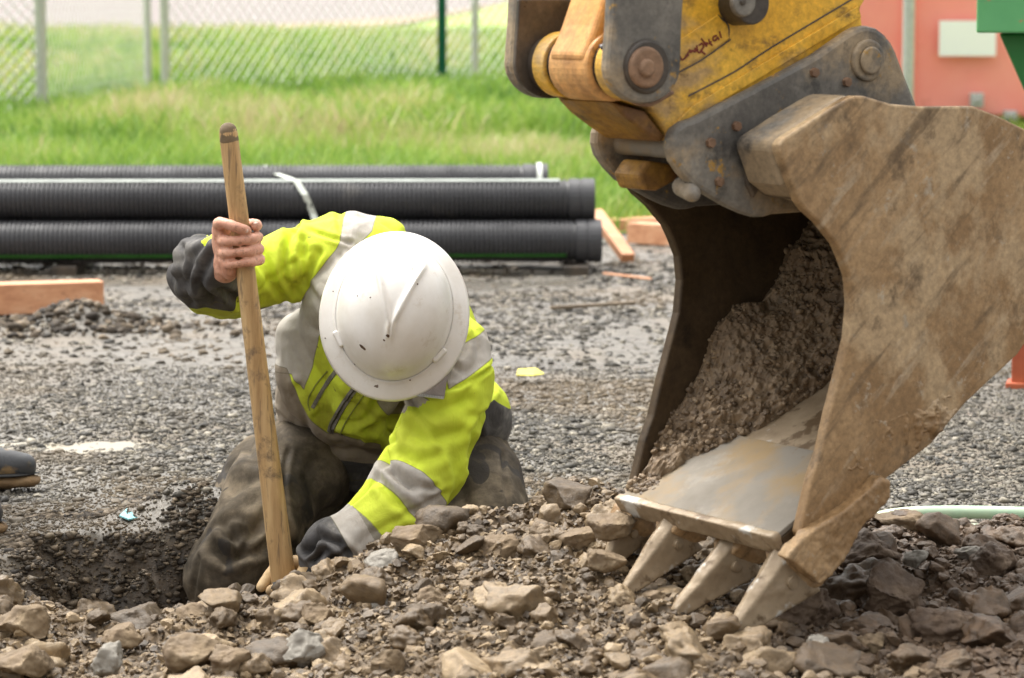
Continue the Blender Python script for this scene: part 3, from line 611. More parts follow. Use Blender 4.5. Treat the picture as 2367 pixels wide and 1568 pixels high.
for V, F, T in B: Vs.append(V); Fs.append(F + nn); Ts.append(T); nn += len(V)
o = mk('grass', np.concatenate(Vs), np.concatenate(Fs), M['grass'], attrs={'tint': np.concatenate(Ts)}); tag(o, 'unmown bright green grass behind the black pipes', 'grass', kind='stuff')
edge = [(-1500, 100), (-300, 95), (0, 90), (400, 92), (640, 78), (900, 60), (1060, 32), (1150, 12), (1200, -2)]
mid = [(-1500, 60), (-300, 62), (0, 64), (400, 62), (700, 52), (950, 38), (1080, 20), (1160, 5), (1205, -6)]
e = [atz(a, b, .14) for a, b in edge]; m_ = [atz(a, b, .14) for a, b in mid]
mb = MB(); mb.add(e + m_, [(i, i + 1, i + 1 + len(e), i + len(e)) for i in range(len(e) - 1)]); o = mb.build('road_shoulder', M['shoulder']); tag(o, kind='structure')
far_ = [Vector((p.x * 6, 900 + 3 * abs(p.x), .145)) for p in m_]; far_ = [Vector((-900 + 110 * i, 950, .145)) for i in range(len(m_))]
m2 = [Vector((p.x, p.y - 1.0, .145)) for p in m_]
mb = MB(); mb.add(m2 + far_, [(i, i + 1, i + 1 + len(m2), i + len(m2)) for i in range(len(m2) - 1)]); o = mb.build('road', M['road']); tag(o, kind='structure')

# ------------------------------------------------------------------ chain link fence
def gzz(x, y): return float(grz(np.array([x]), np.array([y]))[0])
fr = root('chain_link_fence', (-2.2, 27.5, 0), 'galvanised chain link fence with tubular posts standing in the grass', 'fence')
A_ = atz(98, 302, .04); B_ = atz(343, 243, .05); C_ = atz(383, 248, .05); D_ = atz(1098, 216, .05); E_ = Vector((2.6, 33.5, .05)); Z_ = Vector((-5.6, 21.0, .04))
for (p, r) in ((A_, .046), (B_, .038), (C_, .042), (D_, .04), (E_, .036), (Z_, .046)):
    mb = MB(); mb.cyl((p.x, p.y, -.1), (p.x, p.y, 2.1), r, n=16); mb.cyl((p.x, p.y, 2.1), (p.x, p.y, 2.14), r * 1.15, r * .6, n=16); mb.build('post', M['galv'], fr, smooth=False)
mb = MB()
def panel(p, q, zt=1.95, pitch=0.105, r=0.0052):
    L = math.hypot(q.x - p.x, q.y - p.y); ux, uy = (q.x - p.x) / L, (q.y - p.y) / L; H = zt - .06; k = -int(H / pitch) - 1
    while k * pitch < L + H:
        for sg in (1, -1):
            s0 = k * pitch if sg > 0 else k * pitch; a0 = s0; b0 = s0 + sg * H
            if sg < 0: a0 = s0 + 0; b0 = s0 - H
            t0, t1 = 0.0, 1.0; lo, hi = min(a0, b0), max(a0, b0)
            f = lambda s: (s - a0) / (b0 - a0)
            if hi < 0 or lo > L: continue
            t0, t1 = sorted((min(max(f(0), 0), 1), min(max(f(L), 0), 1)))
            if t1 - t0 < 1e-3: continue
            P0 = Vector((p.x + ux * (a0 + (b0 - a0) * t0), p.y + uy * (a0 + (b0 - a0) * t0), .06 + H * t0)); P1 = Vector((p.x + ux * (a0 + (b0 - a0) * t1), p.y + uy * (a0 + (b0 - a0) * t1), .06 + H * t1))
            mb.cyl(P0, P1, r, n=3)
        k += 1
panel(Z_, A_); panel(C_, D_, pitch=.14, r=.0046); panel(D_, E_, pitch=.14, r=.0046)
panel(A_, B_, pitch=.15, r=.0022)
mb.build('wire_mesh', M['galv'], fr)
mb = MB()
for p, q in ((Z_, A_), (A_, B_), (C_, D_), (D_, E_)): mb.cyl((p.x, p.y, 2.05), (q.x, q.y, 2.05), .02, n=10)
mb.build('top_rail', M['galv'], fr)
p = at(1022, 190, 27.5); mb = MB()
mb.box((p.x, p.y, 1.0), (.042, 0, 0), (0, .003, 0), (0, 0, 1.05)); mb.box((p.x, p.y + .017, 1.0), (.003, 0, 0), (0, .014, 0), (0, 0, 1.05))
for k in range(22): mb.box((p.x, p.y - .006, .3 + k * .08), (.008, 0, 0), (0, .004, 0), (0, 0, .012))
o = mb.build('fence_post', M['greenpost'], loc=p); tag(o, 'dark green steel stake standing alone in the grass', 'fence post')
p = at(2096, 330, 18.2); mb = MB(); mb.cyl((p.x, p.y, -.05), (p.x, p.y, 2.3), .037, n=20); mb.cyl((p.x, p.y, 2.3), (p.x, p.y, 2.34), .042, .02, n=20)
o = mb.build('steel_post', M['galv'], smooth=False, loc=p); tag(o, 'grey tubular steel post in front of the red container', 'post')

# ------------------------------------------------------------------ red container
X0, Y0 = 1.6, 20.0
rc = root('container', (X0, Y0, 0), 'faded red steel container with a white panel, behind the excavator', 'container')
mb = MB(); mb.box((X0 + 2.2, Y0 + 1.1, 1.22), (2.2, 0, 0), (0, 1.1, 0), (0, 0, .98)); mb.build('body', M['red'], rc, bev=.03)
for k in range(5):
    mb = MB(); mb.box((X0 + .05 + k * 1.07, Y0 - .025, 1.22), (.04, 0, 0), (0, .024, 0), (0, 0, .95)); mb.build('rib', M['red'], rc, bev=.01)
a, b = at(2172, 48, Y0 - .07), at(2302, 130, Y0 - .07)
mb = MB(); mb.box(((a.x + b.x) / 2, Y0 - .062, (a.z + b.z) / 2), ((b.x - a.x) / 2, 0, 0), (0, .006, 0), (0, 0, (a.z - b.z) / 2)); mb.build('panel', M['whitepanel'], rc)
for (px, py, h) in ((2258, 232, .05), (2335, 268, .035)):
    c = at(px, py, Y0 - .08); mb = MB(); mb.box((c.x, Y0 - .07, c.z), (.045, 0, 0), (0, .03, 0), (0, 0, h)); mb.cyl((c.x, Y0 - .13, c.z), (c.x, Y0 - .09, c.z), .02, n=12); mb.build('latch', M['galv'], rc, bev=.006)
for k in range(2):
    mb = MB(); mb.box((X0 + .6 + k * 3.2, Y0 + 1.1, .13), (.08, 0, 0), (0, 1.0, 0), (0, 0, .12)); mb.build('skid', M['darksteel'], rc)

# ------------------------------------------------------------------ green skip
Y0 = 8.0; X0 = at(2260, 40, Y0).x
SA = radians(13); SE = Vector((cos(SA), -sin(SA), 0)); SF = Vector((sin(SA), cos(SA), 0)); SO = Vector((X0, Y0, 0))
def sk(a, b, z): return SO + SE * a + SF * b + Vector((0, 0, z))
UZ = Vector((0, 0, 1))
gs = root('skip', (X0, Y0, 0), 'green steel skip with a light green rim beam, at the right edge', 'skip')
zr = at(2300, 76, Y0).z
mb = MB(); mb.box(sk(.8, 0, zr + .07), SE * .8, SF * .05, UZ * .07); mb.box(sk(.8, 1.2, zr + .07), SE * .8, SF * .05, UZ * .07)
mb.box(sk(.05, .6, zr + .068), SE * .05, SF * .549, UZ * .068); mb.build('rim', M['green1'], gs, bev=.006)
a = at(2306, 76, Y0 + .01); b = at(2367, 216, Y0 + .01); sl = (b.x - a.x) / (a.z - b.z); zb = .32
ax0 = a.x - X0; pf = [(ax0, a.z - .001), (ax0 + 1.45, a.z - .001), (ax0 + 1.45 - sl * (a.z - zb), zb), (ax0 + sl * (a.z - zb), zb)]
mb = MB(); mb.prism([sk(x_, .01, z_) for x_, z_ in pf], SF * 1.18); mb.build('hopper', M['green2'], gs, bev=.008)
for dx in (.15, 1.2):
    for dy in (.06, 1.1):
        mb = MB(); xx = at(2365, 850, Y0).x - X0 + (dx - .15); mb.box(sk(xx, dy, .19), SE * .035, SF * .035, UZ * .19); mb.box(sk(xx, dy, .012), SE * .05, SF * .05, UZ * .010); mb.build('leg', M['rustred'], gs, bev=.004)

# ------------------------------------------------------------------ corrugated pipes
def pipe_mesh(L, r, bell=True, n=28):
    xs_, rs_ = [], []; p = 0.0185; x = 0.0
    if bell:
        for a, b in ((0, r * 1.0), (.002, r * 1.02), (.05, r * 1.02), (.054, r * .97), (.06, r * .97), (.062, r * 1.01), (.10, r * 1.01), (.105, r * .92)): xs_.append(a); rs_.append(b)
        x = .11
    while x < L:
        for a, b in ((0, .90), (.0055, .90), (.0075, 1.0), (.0145, 1.0), (.0165, .90)): xs_.append(x + a); rs_.append(r * b)
        x += p
    V = []; F = []
    rows = [(-x_, r_) for x_, r_ in zip(xs_, rs_)]; rows = [(-L, r * .8)] * 0 + [(0.0 - .20, r * .84), (0.0, r * .84)] + rows + [(-L, r * .84), (-L + .2, r * .84)]
    for x_, r_ in rows:
        for k in range(n): a = 2 * pi * k / n; V.append((x_, r_ * cos(a), r_ * sin(a)))
    b = np.arange(len(rows) - 1)[:, None] * n + np.arange(n)[None, :]; k2 = (np.arange(n) + 1) % n; c = np.arange(len(rows) - 1)[:, None] * n + k2[None, :]
    F = np.stack([b, c, c + n, b + n], 2).reshape(-1, 4).astype(np.int32)
    return np.array(V), F
PR = .0835; PL = 6.0
Vp, Fp = pipe_mesh(PL, PR)
PIPES = [((1374, 462), 11.5, 0.0, 'black corrugated pipe on top at the front of the bundle'), ((1390, 557), 11.42, .0, 'black corrugated pipe with a green stripe at the bottom of the bundle'),
         ((1266, 405 + 22), 11.80, .0, 'black corrugated pipe at the back with a pale ring round its end'), ((1350, 560), 11.66, 0, 'black corrugated pipe lying behind the bottom front pipe'), ((1345, 478), 11.70, 0, 'black corrugated pipe hidden behind the top front pipe')]
pme = None
for i, ((px, py), Y, dz, lab) in enumerate(PIPES):
    c = at(px, py, Y); o = None
    if pme is None:
        o = mk('corrugated_pipe', Vp + np.array(tuple(c)), Fp, M['pipe'], smooth=True, loc=c); pme = o.data
        for a_ in ('use_smooth',): pme.polygons.foreach_set(a_, np.zeros(len(pme.polygons), bool))
    else:
        o = bpy.data.objects.new('corrugated_pipe', pme); COL.objects.link(o); o.location = c
    o.rotation_euler = (0.3 * i, 0, radians(1.4)); tag(o, lab, 'pipe', 'black corrugated pipes stacked on the ground')
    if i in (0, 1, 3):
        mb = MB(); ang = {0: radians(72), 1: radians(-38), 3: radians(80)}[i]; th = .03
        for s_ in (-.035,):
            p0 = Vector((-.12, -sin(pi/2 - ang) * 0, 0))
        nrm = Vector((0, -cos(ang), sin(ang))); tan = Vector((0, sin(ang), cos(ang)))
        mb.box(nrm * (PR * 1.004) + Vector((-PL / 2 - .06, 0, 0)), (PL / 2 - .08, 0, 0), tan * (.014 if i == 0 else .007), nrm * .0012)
        s2 = mk('stripe', mb.V, mb.F, M['sheenstripe'] if i == 0 else M['greenstripe'], None); recalc(s2); s2.parent = o; s2.rotation_euler = (-0.3 * i, 0, 0)
c = at(1252, 427, 11.8); mb = MB(); mb.cyl((c.x - .02, c.y, c.z), (c.x + .0, c.y, c.z), PR * 1.075, n=32); s2 = mk('ring', [tuple(Vector(v) - Vector(PIPES and bpy.data.objects['corrugated_pipe.002'].location)) for v in mb.V], mb.F, M['white']); recalc(s2); s2.parent = bpy.data.objects['corrugated_pipe.002']
# dunnage under the pipes
for k, xx in enumerate((0.25, -1.75, -3.9)):
    mb = MB(); zt = at(1390, 557, 11.42).z - PR; mb.box((xx, 11.57, zt / 2 - .012), (.05, 0, 0), (0, .30, 0), (0, 0, zt / 2 + .008)); o = mb.build('timber', M['darksteel'], bev=.004, loc=(xx, 11.57, 0))
    tag(o, ['dark wooden block under the open ends of the black pipes', 'dark wooden block under the pipes behind the worker', 'dark wooden block under the pipes near the left edge'][k], 'timber block', 'blocks carrying the pipes')
# white strap over the bundle
pts = [at(612, 384, 11.9), at(622, 396, 11.82), at(655, 408, 11.62), at(684, 418, 11.42), at(705, 450, 11.385), at(724, 495, 11.40), at(735, 530, 11.36), at(741, 575, 11.33), at(745, 610, 11.40)]
mb = MB(); V = []; wv = Vector((.013, 0, 0))
for i, p in enumerate(pts):
    t_ = (pts[min(i + 1, len(pts) - 1)] - pts[max(i - 1, 0)]).normalized(); nn_ = t_.cross(Vector((1, 0, 0))).normalized() * .002
    V += [p - wv - nn_, p + wv - nn_, p + wv + nn_, p - wv + nn_]
F = []
for i in range(len(pts) - 1):
    for k in range(4): F.append((i * 4 + k, i * 4 + (k + 1) % 4, i * 4 + 4 + (k + 1) % 4, i * 4 + 4 + k))
F += [(3, 2, 1, 0), tuple(range(len(V) - 4, len(V)))]
mb.add(V, F); o = mb.build('strap', M['white'], smooth=False, loc=pts[4]); tag(o, 'white strap tied over the black pipes', 'strap')

# ------------------------------------------------------------------ timbers
def timber(name, p, q, hw, hh, mat, label, cat, group=None, endmat=None, up=(0, 0, 1)):
    p, q = Vector(p), Vector(q); d = (q - p); L = d.length; d.normalize(); s = d.cross(Vector(up)).normalized(); u = s.cross(d)
    mb = MB(); mb.box((p + q) / 2, d * L / 2, s * hw, u * hh); o = mb.build(name, mat, bev=.003, loc=(p + q) / 2)
    if endmat:
        o.data.materials.append(endmat)
        for f in o.data.polygons:
            if abs(Vector(f.normal).dot(d)) > .9: f.material_index = 1
    return tag(o, label, cat, group)
b = at(233, 690, 10.0); timber('timber', (b.x, 10.02, .055), (b.x - 2.4, 9.25, .055), .05, .052, M['timber'], 'thick sawn timber lying on the gravel at the left edge', 'timber', endmat=M['timberx'])
timber('timber', at(1452, 603, 11.62) + Vector((0, 0, .01)), at(1376, 492, 11.95), .028, .018, M['timber'], 'pale timber stake leaning beside the pipe ends', 'timber', endmat=M['timberx'])
timber('timber', Vector((atz(1395, 522, .03).x, 13.3, .035)), Vector((1.2, 13.6, .035)), .06, .03, M['timber'], 'long thin board lying at the edge of the grass', 'timber')
b = timber('timber', Vector((at(1466, 548, 12.7).x, 12.75, .05)), Vector((1.0, 12.35, .05)), .05, .045, M['timber'], 'short timber block with a blue mark lying behind the bucket', 'timber', endmat=M['timberx'])
mb = MB(); mb.box((at(1500, 520, 13.1).x, 13.1, at(1500, 518, 13.1).z), (.07, 0, 0), (0, .02, 0), (0, 0, .006)); o = mb.build('paint_tin_lid', M['bluepaint']); o.name = 'plastic_strip'; tag(o, 'blue strip of plastic lying on the boards behind the bucket', 'scrap')
p, q = atz(1272, 712, .02), atz(1468, 700, .03); timber('stick', p, q, .008, .006, M['stickwood'], 'thin grey brown stick lying on the gravel', 'stick')
p, q = atz(1395, 632, .02), atz(1505, 645, .02); timber('stick', p, q, .006, .004, M['timber'], 'thin pale splinter of wood lying on gravel near the pipe ends', 'stick')
# ------------------------------------------------------------------ hose and scraps
hp = [(1880, 1275, .012), (1945, 1262, .012), (2030, 1250, .012), (2200, 1243, .012), (2400, 1238, .012), (2640, 1222, .012), (2560, 1196, .02), (2400, 1188, .035), (2200, 1184, .035), (2070, 1190, .03), (1998, 1212, .012), (2060, 1228, .035), (2250, 1226, .037), (2500, 1240, .03), (2700, 1270, .012), (3000, 1290, .012)]
mb = MB(); pts = [atz(a, b, c) for a, b, c in hp]; V, F = limb(pts, [.0135] * len(pts), n=14, sub=8); mb.add(V, F); o = mb.build('hose', M['hose'], smooth=True, loc=pts[0]); tag(o, 'pale green hose coiled on the gravel behind the soil heap', 'hose')
def scrap(name, px, py, pts_, mat, lab):
    c = atz(px, py, .02); V = [c + Vector(v) for v in pts_]; mb = MB(); mb.prism(V, (0, 0, .003)); o = mb.build(name, mat, loc=c); tag(o, lab, 'scrap')
scrap('plastic_scrap', 305, 1193, [(-.022, -.03, .004), (.0, -.05, .0), (.022, -.02, .0), (.03, .03, .0), (.0, .02, .012), (-.012, .03, .01)], M['cyan'], 'small light blue scrap of plastic on the gravel')
scrap('plastic_scrap', 1222, 866, [(-.035, -.03, .0), (.01, -.04, .0), (.045, .0, .0), (.02, .05, .01), (-.03, .04, .008)], M['yellowscrap'], 'yellow scrap lying on wet gravel right of the worker')
# ------------------------------------------------------------------ excavator: bucket, coupler, links, arm
wv = Vector((-.265, .40, 0)).normalized(); ev = Vector((wv.y, -wv.x, 0)); QN = at(1848, 1240, 4.6); WID = .48
def pl(px, py, w): d = ray(px, py); t = ((QN + wv * w - Cc).dot(wv)) / d.dot(wv); return Cc + d * t
def slab(parent, name, poly, w0, w1, mat, bev=.005, hole=None, base=None):
    """polygon given on the plane at w0 (or base) and extruded across the bucket to w1"""
    b = w0 if base is None else base
    P = [pl(x, y, b) + wv * (w0 - b) for x, y in poly]; mb = MB(); mb.prism(P, wv * (w1 - w0)); return mb.build(name, mat, parent, bev=bev)
def axcyl(parent, name, c, base, w0, w1, r, mat, bev=.003, r1=None, n=40, smooth=False):
    p = pl(c[0], c[1], base); mb = MB(); mb.cyl(p + wv * (w0 - base), p + wv * (w1 - base), r, r1, n=n); o = mb.build(name, mat, parent, bev=bev); return o
EX = root('excavator', QN, 'excavator arm with a muddy toothed bucket resting on the soil heap', 'excavator')
def emp(name, loc, parent):
    o = bpy.data.objects.new(name, None); o.empty_display_size = .1; COL.objects.link(o); o.parent = parent; o.location = Vector(loc) - wloc(parent); return o
BU = emp('bucket', QN, EX)
side = [(1848, 1232), (1878, 1104), (1900, 1040), (1918, 959), (1948, 844), (1963, 784), (1970, 702), (1965, 642), (1950, 600), (1935, 566), (1895, 516), (1864, 488), (1848, 466), (1830, 421), (1803, 352), (1801, 335), (1812, 321),
        (1885, 273), (1962, 227), (1978, 222), (1997, 222), (2061, 241), (2136, 247), (2251, 246), (2311, 270), (2372, 300), (2425, 350), (2468, 430), (2480, 520), (2462, 620), (2420, 720), (2353, 820), (2233, 932), (2153, 1027), (2033, 1120), (1930, 1205), (1862, 1262)]
def sideplate(name, w0, w1, mat):
    P = [pl(x, y, 0) + wv * w0 for x, y in side]; mb = MB(); mb.prism(P, wv * (w1 - w0)); o = mb.build(name, mat, BU, bev=.004); return o
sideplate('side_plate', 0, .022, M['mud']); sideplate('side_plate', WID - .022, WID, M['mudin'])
# shell (floor and curved back)
outer = [(1835, 1268), (1930, 1187), (2033, 1100), (2150, 1008), (2250, 915), (2340, 815), (2402, 722), (2446, 620), (2463, 520), (2452, 436), (2414, 362), (2365, 312), (2306, 282), (2251, 259), (2136, 258), (2061, 254), (1995, 236), (1968, 240), (1890, 286), (1838, 318)]
P3 = [pl(x, y, 0) for x, y in outer]; uv = np.array([((p - QN).dot(ev), p.z) for p in P3]); uv = np.array(crom([tuple(q) + (0,) for q in uv], 4))[:, :2]
T2 = np.gradient(uv, axis=0); T2 /= np.linalg.norm(T2, axis=1, keepdims=True); Nn = np.stack([-T2[:, 1], T2[:, 0]], 1)
th = np.full(len(uv), .016); inner = uv + Nn * th[:, None]
FLIN = inner
def q3(u, z, w): return QN + ev * u + Vector((0, 0, z - QN.z)) + wv * w
nU = len(uv); V = []; 
for w in (.021, WID - .021):
    V += [q3(a, b, w) for a, b in uv] + [q3(a, b, w) for a, b in inner]
F = []
for i in range(nU - 1):
    F.append((i, i + 1, 2 * nU + i + 1, 2 * nU + i)); F.append((nU + i + 1, nU + i, 3 * nU + i, 3 * nU + i + 1))
    F.append((i + 1, i, nU + i, nU + i + 1)); F.append((2 * nU + i, 2 * nU + i + 1, 3 * nU + i + 1, 3 * nU + i))
F.append((0, 2 * nU, 3 * nU, nU)); F.append((nU - 1, 2 * nU - 1, 4 * nU - 1, 3 * nU - 1))
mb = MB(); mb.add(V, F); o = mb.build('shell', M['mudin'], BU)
for f in o.data.polygons: f.use_smooth = False
# polished floor plates laid on the shell
def floorstrip(name, i0, i1, w0, w1, up, mat):
    a = inner[i0] + Nn[i0] * up; b = inner[i1] + Nn[i1] * up; a0 = inner[i0] + Nn[i0] * .0005; b0 = inner[i1] + Nn[i1] * .0005
    mb = MB(); mb.add([q3(*a0, w0), q3(*b0, w0), q3(*b, w0), q3(*a, w0), q3(*a0, w1), q3(*b0, w1), q3(*b, w1), q3(*a, w1)], [(0, 1, 2, 3), (4, 7, 6, 5), (0, 4, 5, 1), (3, 2, 6, 7), (1, 5, 6, 2), (0, 3, 7, 4)])
    return mb.build(name, mat, BU, bev=.002)
floorstrip('floor_plate', 0, 8, .024, WID - .024, .010, M['bright'])
floorstrip('floor_plate', 8, 17, .024, WID - .024, .0035, M['tooth'])
# lip
def muddy(Vv, Ff, amp):
    V, F = union([(Vv, Ff)], .0026, 2); N = vnormals(V, F); V = V + N * (amp * (np.maximum(0, fbm(V, 22, 3, 91) + .1) * 2.2 + .8 * fbm(V, 75, 4, 92, .6)))[:, None]; return V, F
a = uv[0]; d0 = (uv[4] - uv[0]) / np.linalg.norm(uv[4] - uv[0]); nn0 = Nn[0]; lp = [a - d0 * .014 - nn0 * .006, a + d0 * .05 - nn0 * .008, a + d0 * .05 + nn0 * .0, a + nn0 * .022, a - d0 * .014 + nn0 * .022]
lp = [a - d0 * .016 - nn0 * .006, a + d0 * .10 - nn0 * .006, a + d0 * .10 - nn0 * .001, a - nn0 * .001, a + nn0 * .028, a - d0 * .016 + nn0 * .030]
P = [q3(u, z, .0225) for u, z in lp]; mb = MB(); mb.prism(P, wv * (WID - .045)); V_, F_ = muddy(mb.V, mb.F, .0020); mk('lip', V_, F_, M['tooth'], BU, smooth=True)
# teeth: adapter + point, one per mesh pair
def tooth(w, sc, ba, bb, tip, big=False):
    """ba, bb: pixel of adapter root (on the lip) and of the tooth root; tip pixel; all on plane at w"""
    A, B, T = pl(*ba, w), pl(*bb, w), pl(*tip, w); d = (T - B).normalized(); up = wv.cross(d).normalized()
    if up.z < 0: up = -up
    T = T
    te = emp('tooth', B, BU)
    mb = MB(); da = (B - A).normalized(); ua = wv.cross(da).normalized(); ua = ua if ua.z > 0 else -ua
    secs = [(A, .020 * sc, .017 * sc), (A + (B - A) * .45, .024 * sc, .024 * sc), (A + (B - A) * .8, .030 * sc, .030 * sc), (B + d * .004, .030 * sc, .032 * sc), (B + d * .02, .022 * sc, .024 * sc)]
    Vv = []; 
    for c, hw, hh in secs: Vv += [c - wv * hw - ua * hh, c + wv * hw - ua * hh, c + wv * hw + ua * hh, c - wv * hw + ua * hh]
    Ff = [(3, 2, 1, 0), (16, 17, 18, 19)] + [(i * 4 + k, i * 4 + (k + 1) % 4, i * 4 + 4 + (k + 1) % 4, i * 4 + 4 + k) for i in range(4) for k in range(4)]
    V_, F_ = muddy(Vv, Ff, .0035); mk('adapter', V_, F_, M['mud'], te, smooth=True)
    mb = MB(); L = (T - B).length; Vv = []
    prof = [(0, .025, .037), (.03, .0265, .038), (.45, .0205, .024), (.85, .0135, .0125), (.96, .0105, .009), (1.0, .006, .004)]
    for t_, hw, hh in prof:
        c = B + d * L * t_; Vv += [c - wv * hw * sc - up * hh * sc, c + wv * hw * sc - up * hh * sc, c + wv * hw * sc * .72 + up * hh * sc * .8, c + up * hh * sc * 1.1, c - wv * hw * sc * .72 + up * hh * sc * .8]
    n5 = 5; Ff = [tuple(range(5))[::-1], tuple(range(len(Vv) - 5, len(Vv)))] + [(i * 5 + k, i * 5 + (k + 1) % 5, i * 5 + 5 + (k + 1) % 5, i * 5 + 5 + k) for i in range(len(prof) - 1) for k in range(5)]
    V_, F_ = muddy(Vv, Ff, .0014); mk('tooth_point', V_, F_, M['tooth'], te, smooth=True)
    mb = MB(); c = B + d * L * .22 - wv * (.0225 * sc); mb.cyl(c + wv * .004, c - wv * .0035, .008 * sc, n=20); mb.cyl(c - wv * .003, c - wv * .0045, .0055 * sc, n=20); mb.build('pin', M['tooth'], te, bev=.001)
    return te
tooth(.03, 1.28, (1905, 1215), (1838, 1306), (1690, 1464))
tooth(.185, 1.12, (1756, 1172), (1716, 1272), (1556, 1420))
tooth(.325, 1.08, (1614, 1138), (1578, 1222), (1442, 1368))
tooth(.455, .98, (1496, 1136), (1462, 1205), (1398, 1318))
# shank of the corner adapter running up the side plate
_sh = [(2016, 1104), (2032, 1110), (2030, 1146), (1966, 1222), (1936, 1276), (1896, 1326), (1872, 1342), (1840, 1318), (1798, 1284), (1812, 1262), (1850, 1228), (1925, 1178)]
mb = MB(); mb.prism([pl(x, y, 0) - wv * .026 for x, y in _sh], wv * .030); V_, F_ = muddy(mb.V, mb.F, .004); mk('corner_shank', V_, F_, M['mud'], BU, smooth=True)
# torque block each side, cross tube
blk = [(1803, 352), (1801, 335), (1812, 321), (1885, 273), (1962, 227), (1978, 222), (2030, 236), (2010, 470), (1950, 480), (1866, 458), (1830, 430)]
for w0, w1 in ((.022, .118), (WID - .118, WID - .022)):
    P = [pl(x, y, 0) + wv * w0 for x, y in blk]; mb = MB(); mb.prism(P, wv * (w1 - w0)); mb.build('hanger_block', M['steel'], BU, bev=.012, seg=4)
p = pl(1905, 395, 0); mb = MB(); mb.cyl(p + wv * .03, p + wv * (WID - .03), .05, n=36); mb.build('torque_tube', M['darksteel'], BU)
p0 = [pl(x, y, 0) + wv * .118 for x, y in ((1830, 318), (1960, 240), (1975, 262), (1850, 470), (1835, 440))]; mb = MB(); mb.prism(p0, wv * (WID - .236)); mb.build('top_plate', M['darksteel'], BU, bev=.004)
# caked mud: on the far side, across the corner and on the floor
def mudpatch():
    I = inner; cum = np.concatenate([[0], np.cumsum(np.linalg.norm(np.diff(I, axis=0), axis=1))])
    nS, nT = 300, 220; Vv = []; tt = []
    S_, T_ = np.meshgrid(np.linspace(0.02, 0.98, nS), np.linspace(0, 1, nT), indexing='ij'); s = S_.ravel(); t = T_.ravel()
    arc = s * .74; u0 = np.interp(arc, cum, I[:, 0]); z0 = np.interp(arc, cum, I[:, 1]); nu = np.interp(arc, cum, Nn[:, 0]); nz = np.interp(arc, cum, Nn[:, 1])
    # fillet: t=0 on the floor at distance wf from far plate, t=1 on the far plate at height hf
    P2 = np.stack([arc * 9, t * 3, 0 * t], 1)
    wf = .05 + .11 * sstep(.1, .5, s) + .16 * sstep(.5, .8, s) + .03 * fbm(P2 * [1, 0, 0] , 1, 3, 5); hf = .02 + .14 * sstep(.0, .5, s) + .03 * fbm(P2 * [1, 0, 0] + 7, 1, 3, 6)
    wq = (WID - .023) - wf * (1 - t) ** 1.6; hq = hf * t ** 1.6
    bulge = np.sin(pi * t) ** .8 * (.012 + .035 * sstep(.05, .4, s)); wq -= bulge * .6; hq += bulge * .7
    end = np.minimum(sstep(0, .08, s), sstep(0, .04, 1 - s))
    base = np.stack([u0 + nu * hq, z0 + nz * hq, wq], 1)
    n1 = fbm(base, 14, 4, 71); n2 = ridged(base, 34, 3, 72); n3 = fbm(base, 90, 3, 73)
    edge = np.minimum(sstep(0, .08, t), sstep(0, .08, 1 - t)) * end
    dsp = (.020 * n1 + .016 * (n2 - .5) + .012 * (ridged(base, 75, 3, 74) - .5) + .007 * n3) * edge - .006 * (1 - edge)
    # displacement direction: towards the bucket opening axis
    du, dz, dw = nu * .75, nz * .75, -.6
    Vv = [tuple(q3(a + du_ * k, b + dz_ * k, c + dw * k)) for a, b, c, du_, dz_, k in zip(base[:, 0], base[:, 1], base[:, 2], du, dz, dsp)]
    return np.array(Vv), gridF(nT, nS), .25 + .5 * vnoise(base * 25, 3) + .25 * n2
V, F, T = mudpatch(); mk('caked_mud', V, F, M['mudcake'], BU, smooth=True, attrs={'tint': T, 'red': 0 * T})
r2 = np.random.default_rng(5); ii = r2.integers(0, len(V), 2600); ii = ii[vnoise(V[ii] * 18, 6) > .35]
Vc, Fc, Tc = scatter(protos2, V[ii], .0016 + .0068 * r2.random(len(ii)) ** 3.5, r2, .9, (.1, 1)); tag(mk('mud_crumbs', Vc, Fc, M['mudcake'], BU, attrs={'tint': Tc, 'red': 0 * Tc}), kind='stuff')
# crust of mud on the outside of the side plate
def crust():
    nx, ny = 420, 420; U, Zs = np.meshgrid(np.linspace(-.05, .62, nx), np.linspace(.19, .83, ny)); U = U.ravel(); Zs = Zs.ravel()
    PP = [pl(x, y, 0) for x, y in side]; pol = [((p - QN).dot(ev), p.z) for p in PP]; sdv = sdpoly(U, Zs, pol)
    P = np.stack([U, Zs, 0 * U], 1)
    def near(cx, cy, rx, ry): c = pl(cx, cy, 0); return np.exp(-((U - (c - QN).dot(ev)) / rx) ** 2 - ((Zs - c.z) / ry) ** 2)
    m = near(2180, 985, .07, .05) * 1.0 + near(2060, 1010, .12, .09) * .35 + near(1985, 930, .04, .12) * .3 + near(1950, 1110, .05, .06) * .3 + near(2240, 870, .08, .10) * .25
    h = (ridged(P, 38, 3, 5) - .62 + .30 * fbm(P, 16, 3, 6)) * .020 * np.clip(m * 1.5, 0, 1) + (m - .62) * .010 - .0008
    h = h + (fbm(P, 9, 4, 9) - .42) * .006; h = np.minimum(h, .010) ; h = np.where(sdv < .006, -.003, h)
    V = np.array([tuple(QN + ev * a) for a in (0,)])[0] + np.outer(U, np.array(tuple(ev))); V[:, 2] = Zs; V = V - np.outer(h, np.array(tuple(wv)))
    F = gridF(nx, ny); k = (h[F].max(1) > -.0004); F = F[k]; used = np.unique(F); mp = -np.ones(len(V), int); mp[used] = np.arange(len(used)); return V[used], mp[F].astype(np.int32)
V, F = crust(); mk('mud_crust', V, F, M['mud'], BU, smooth=True)

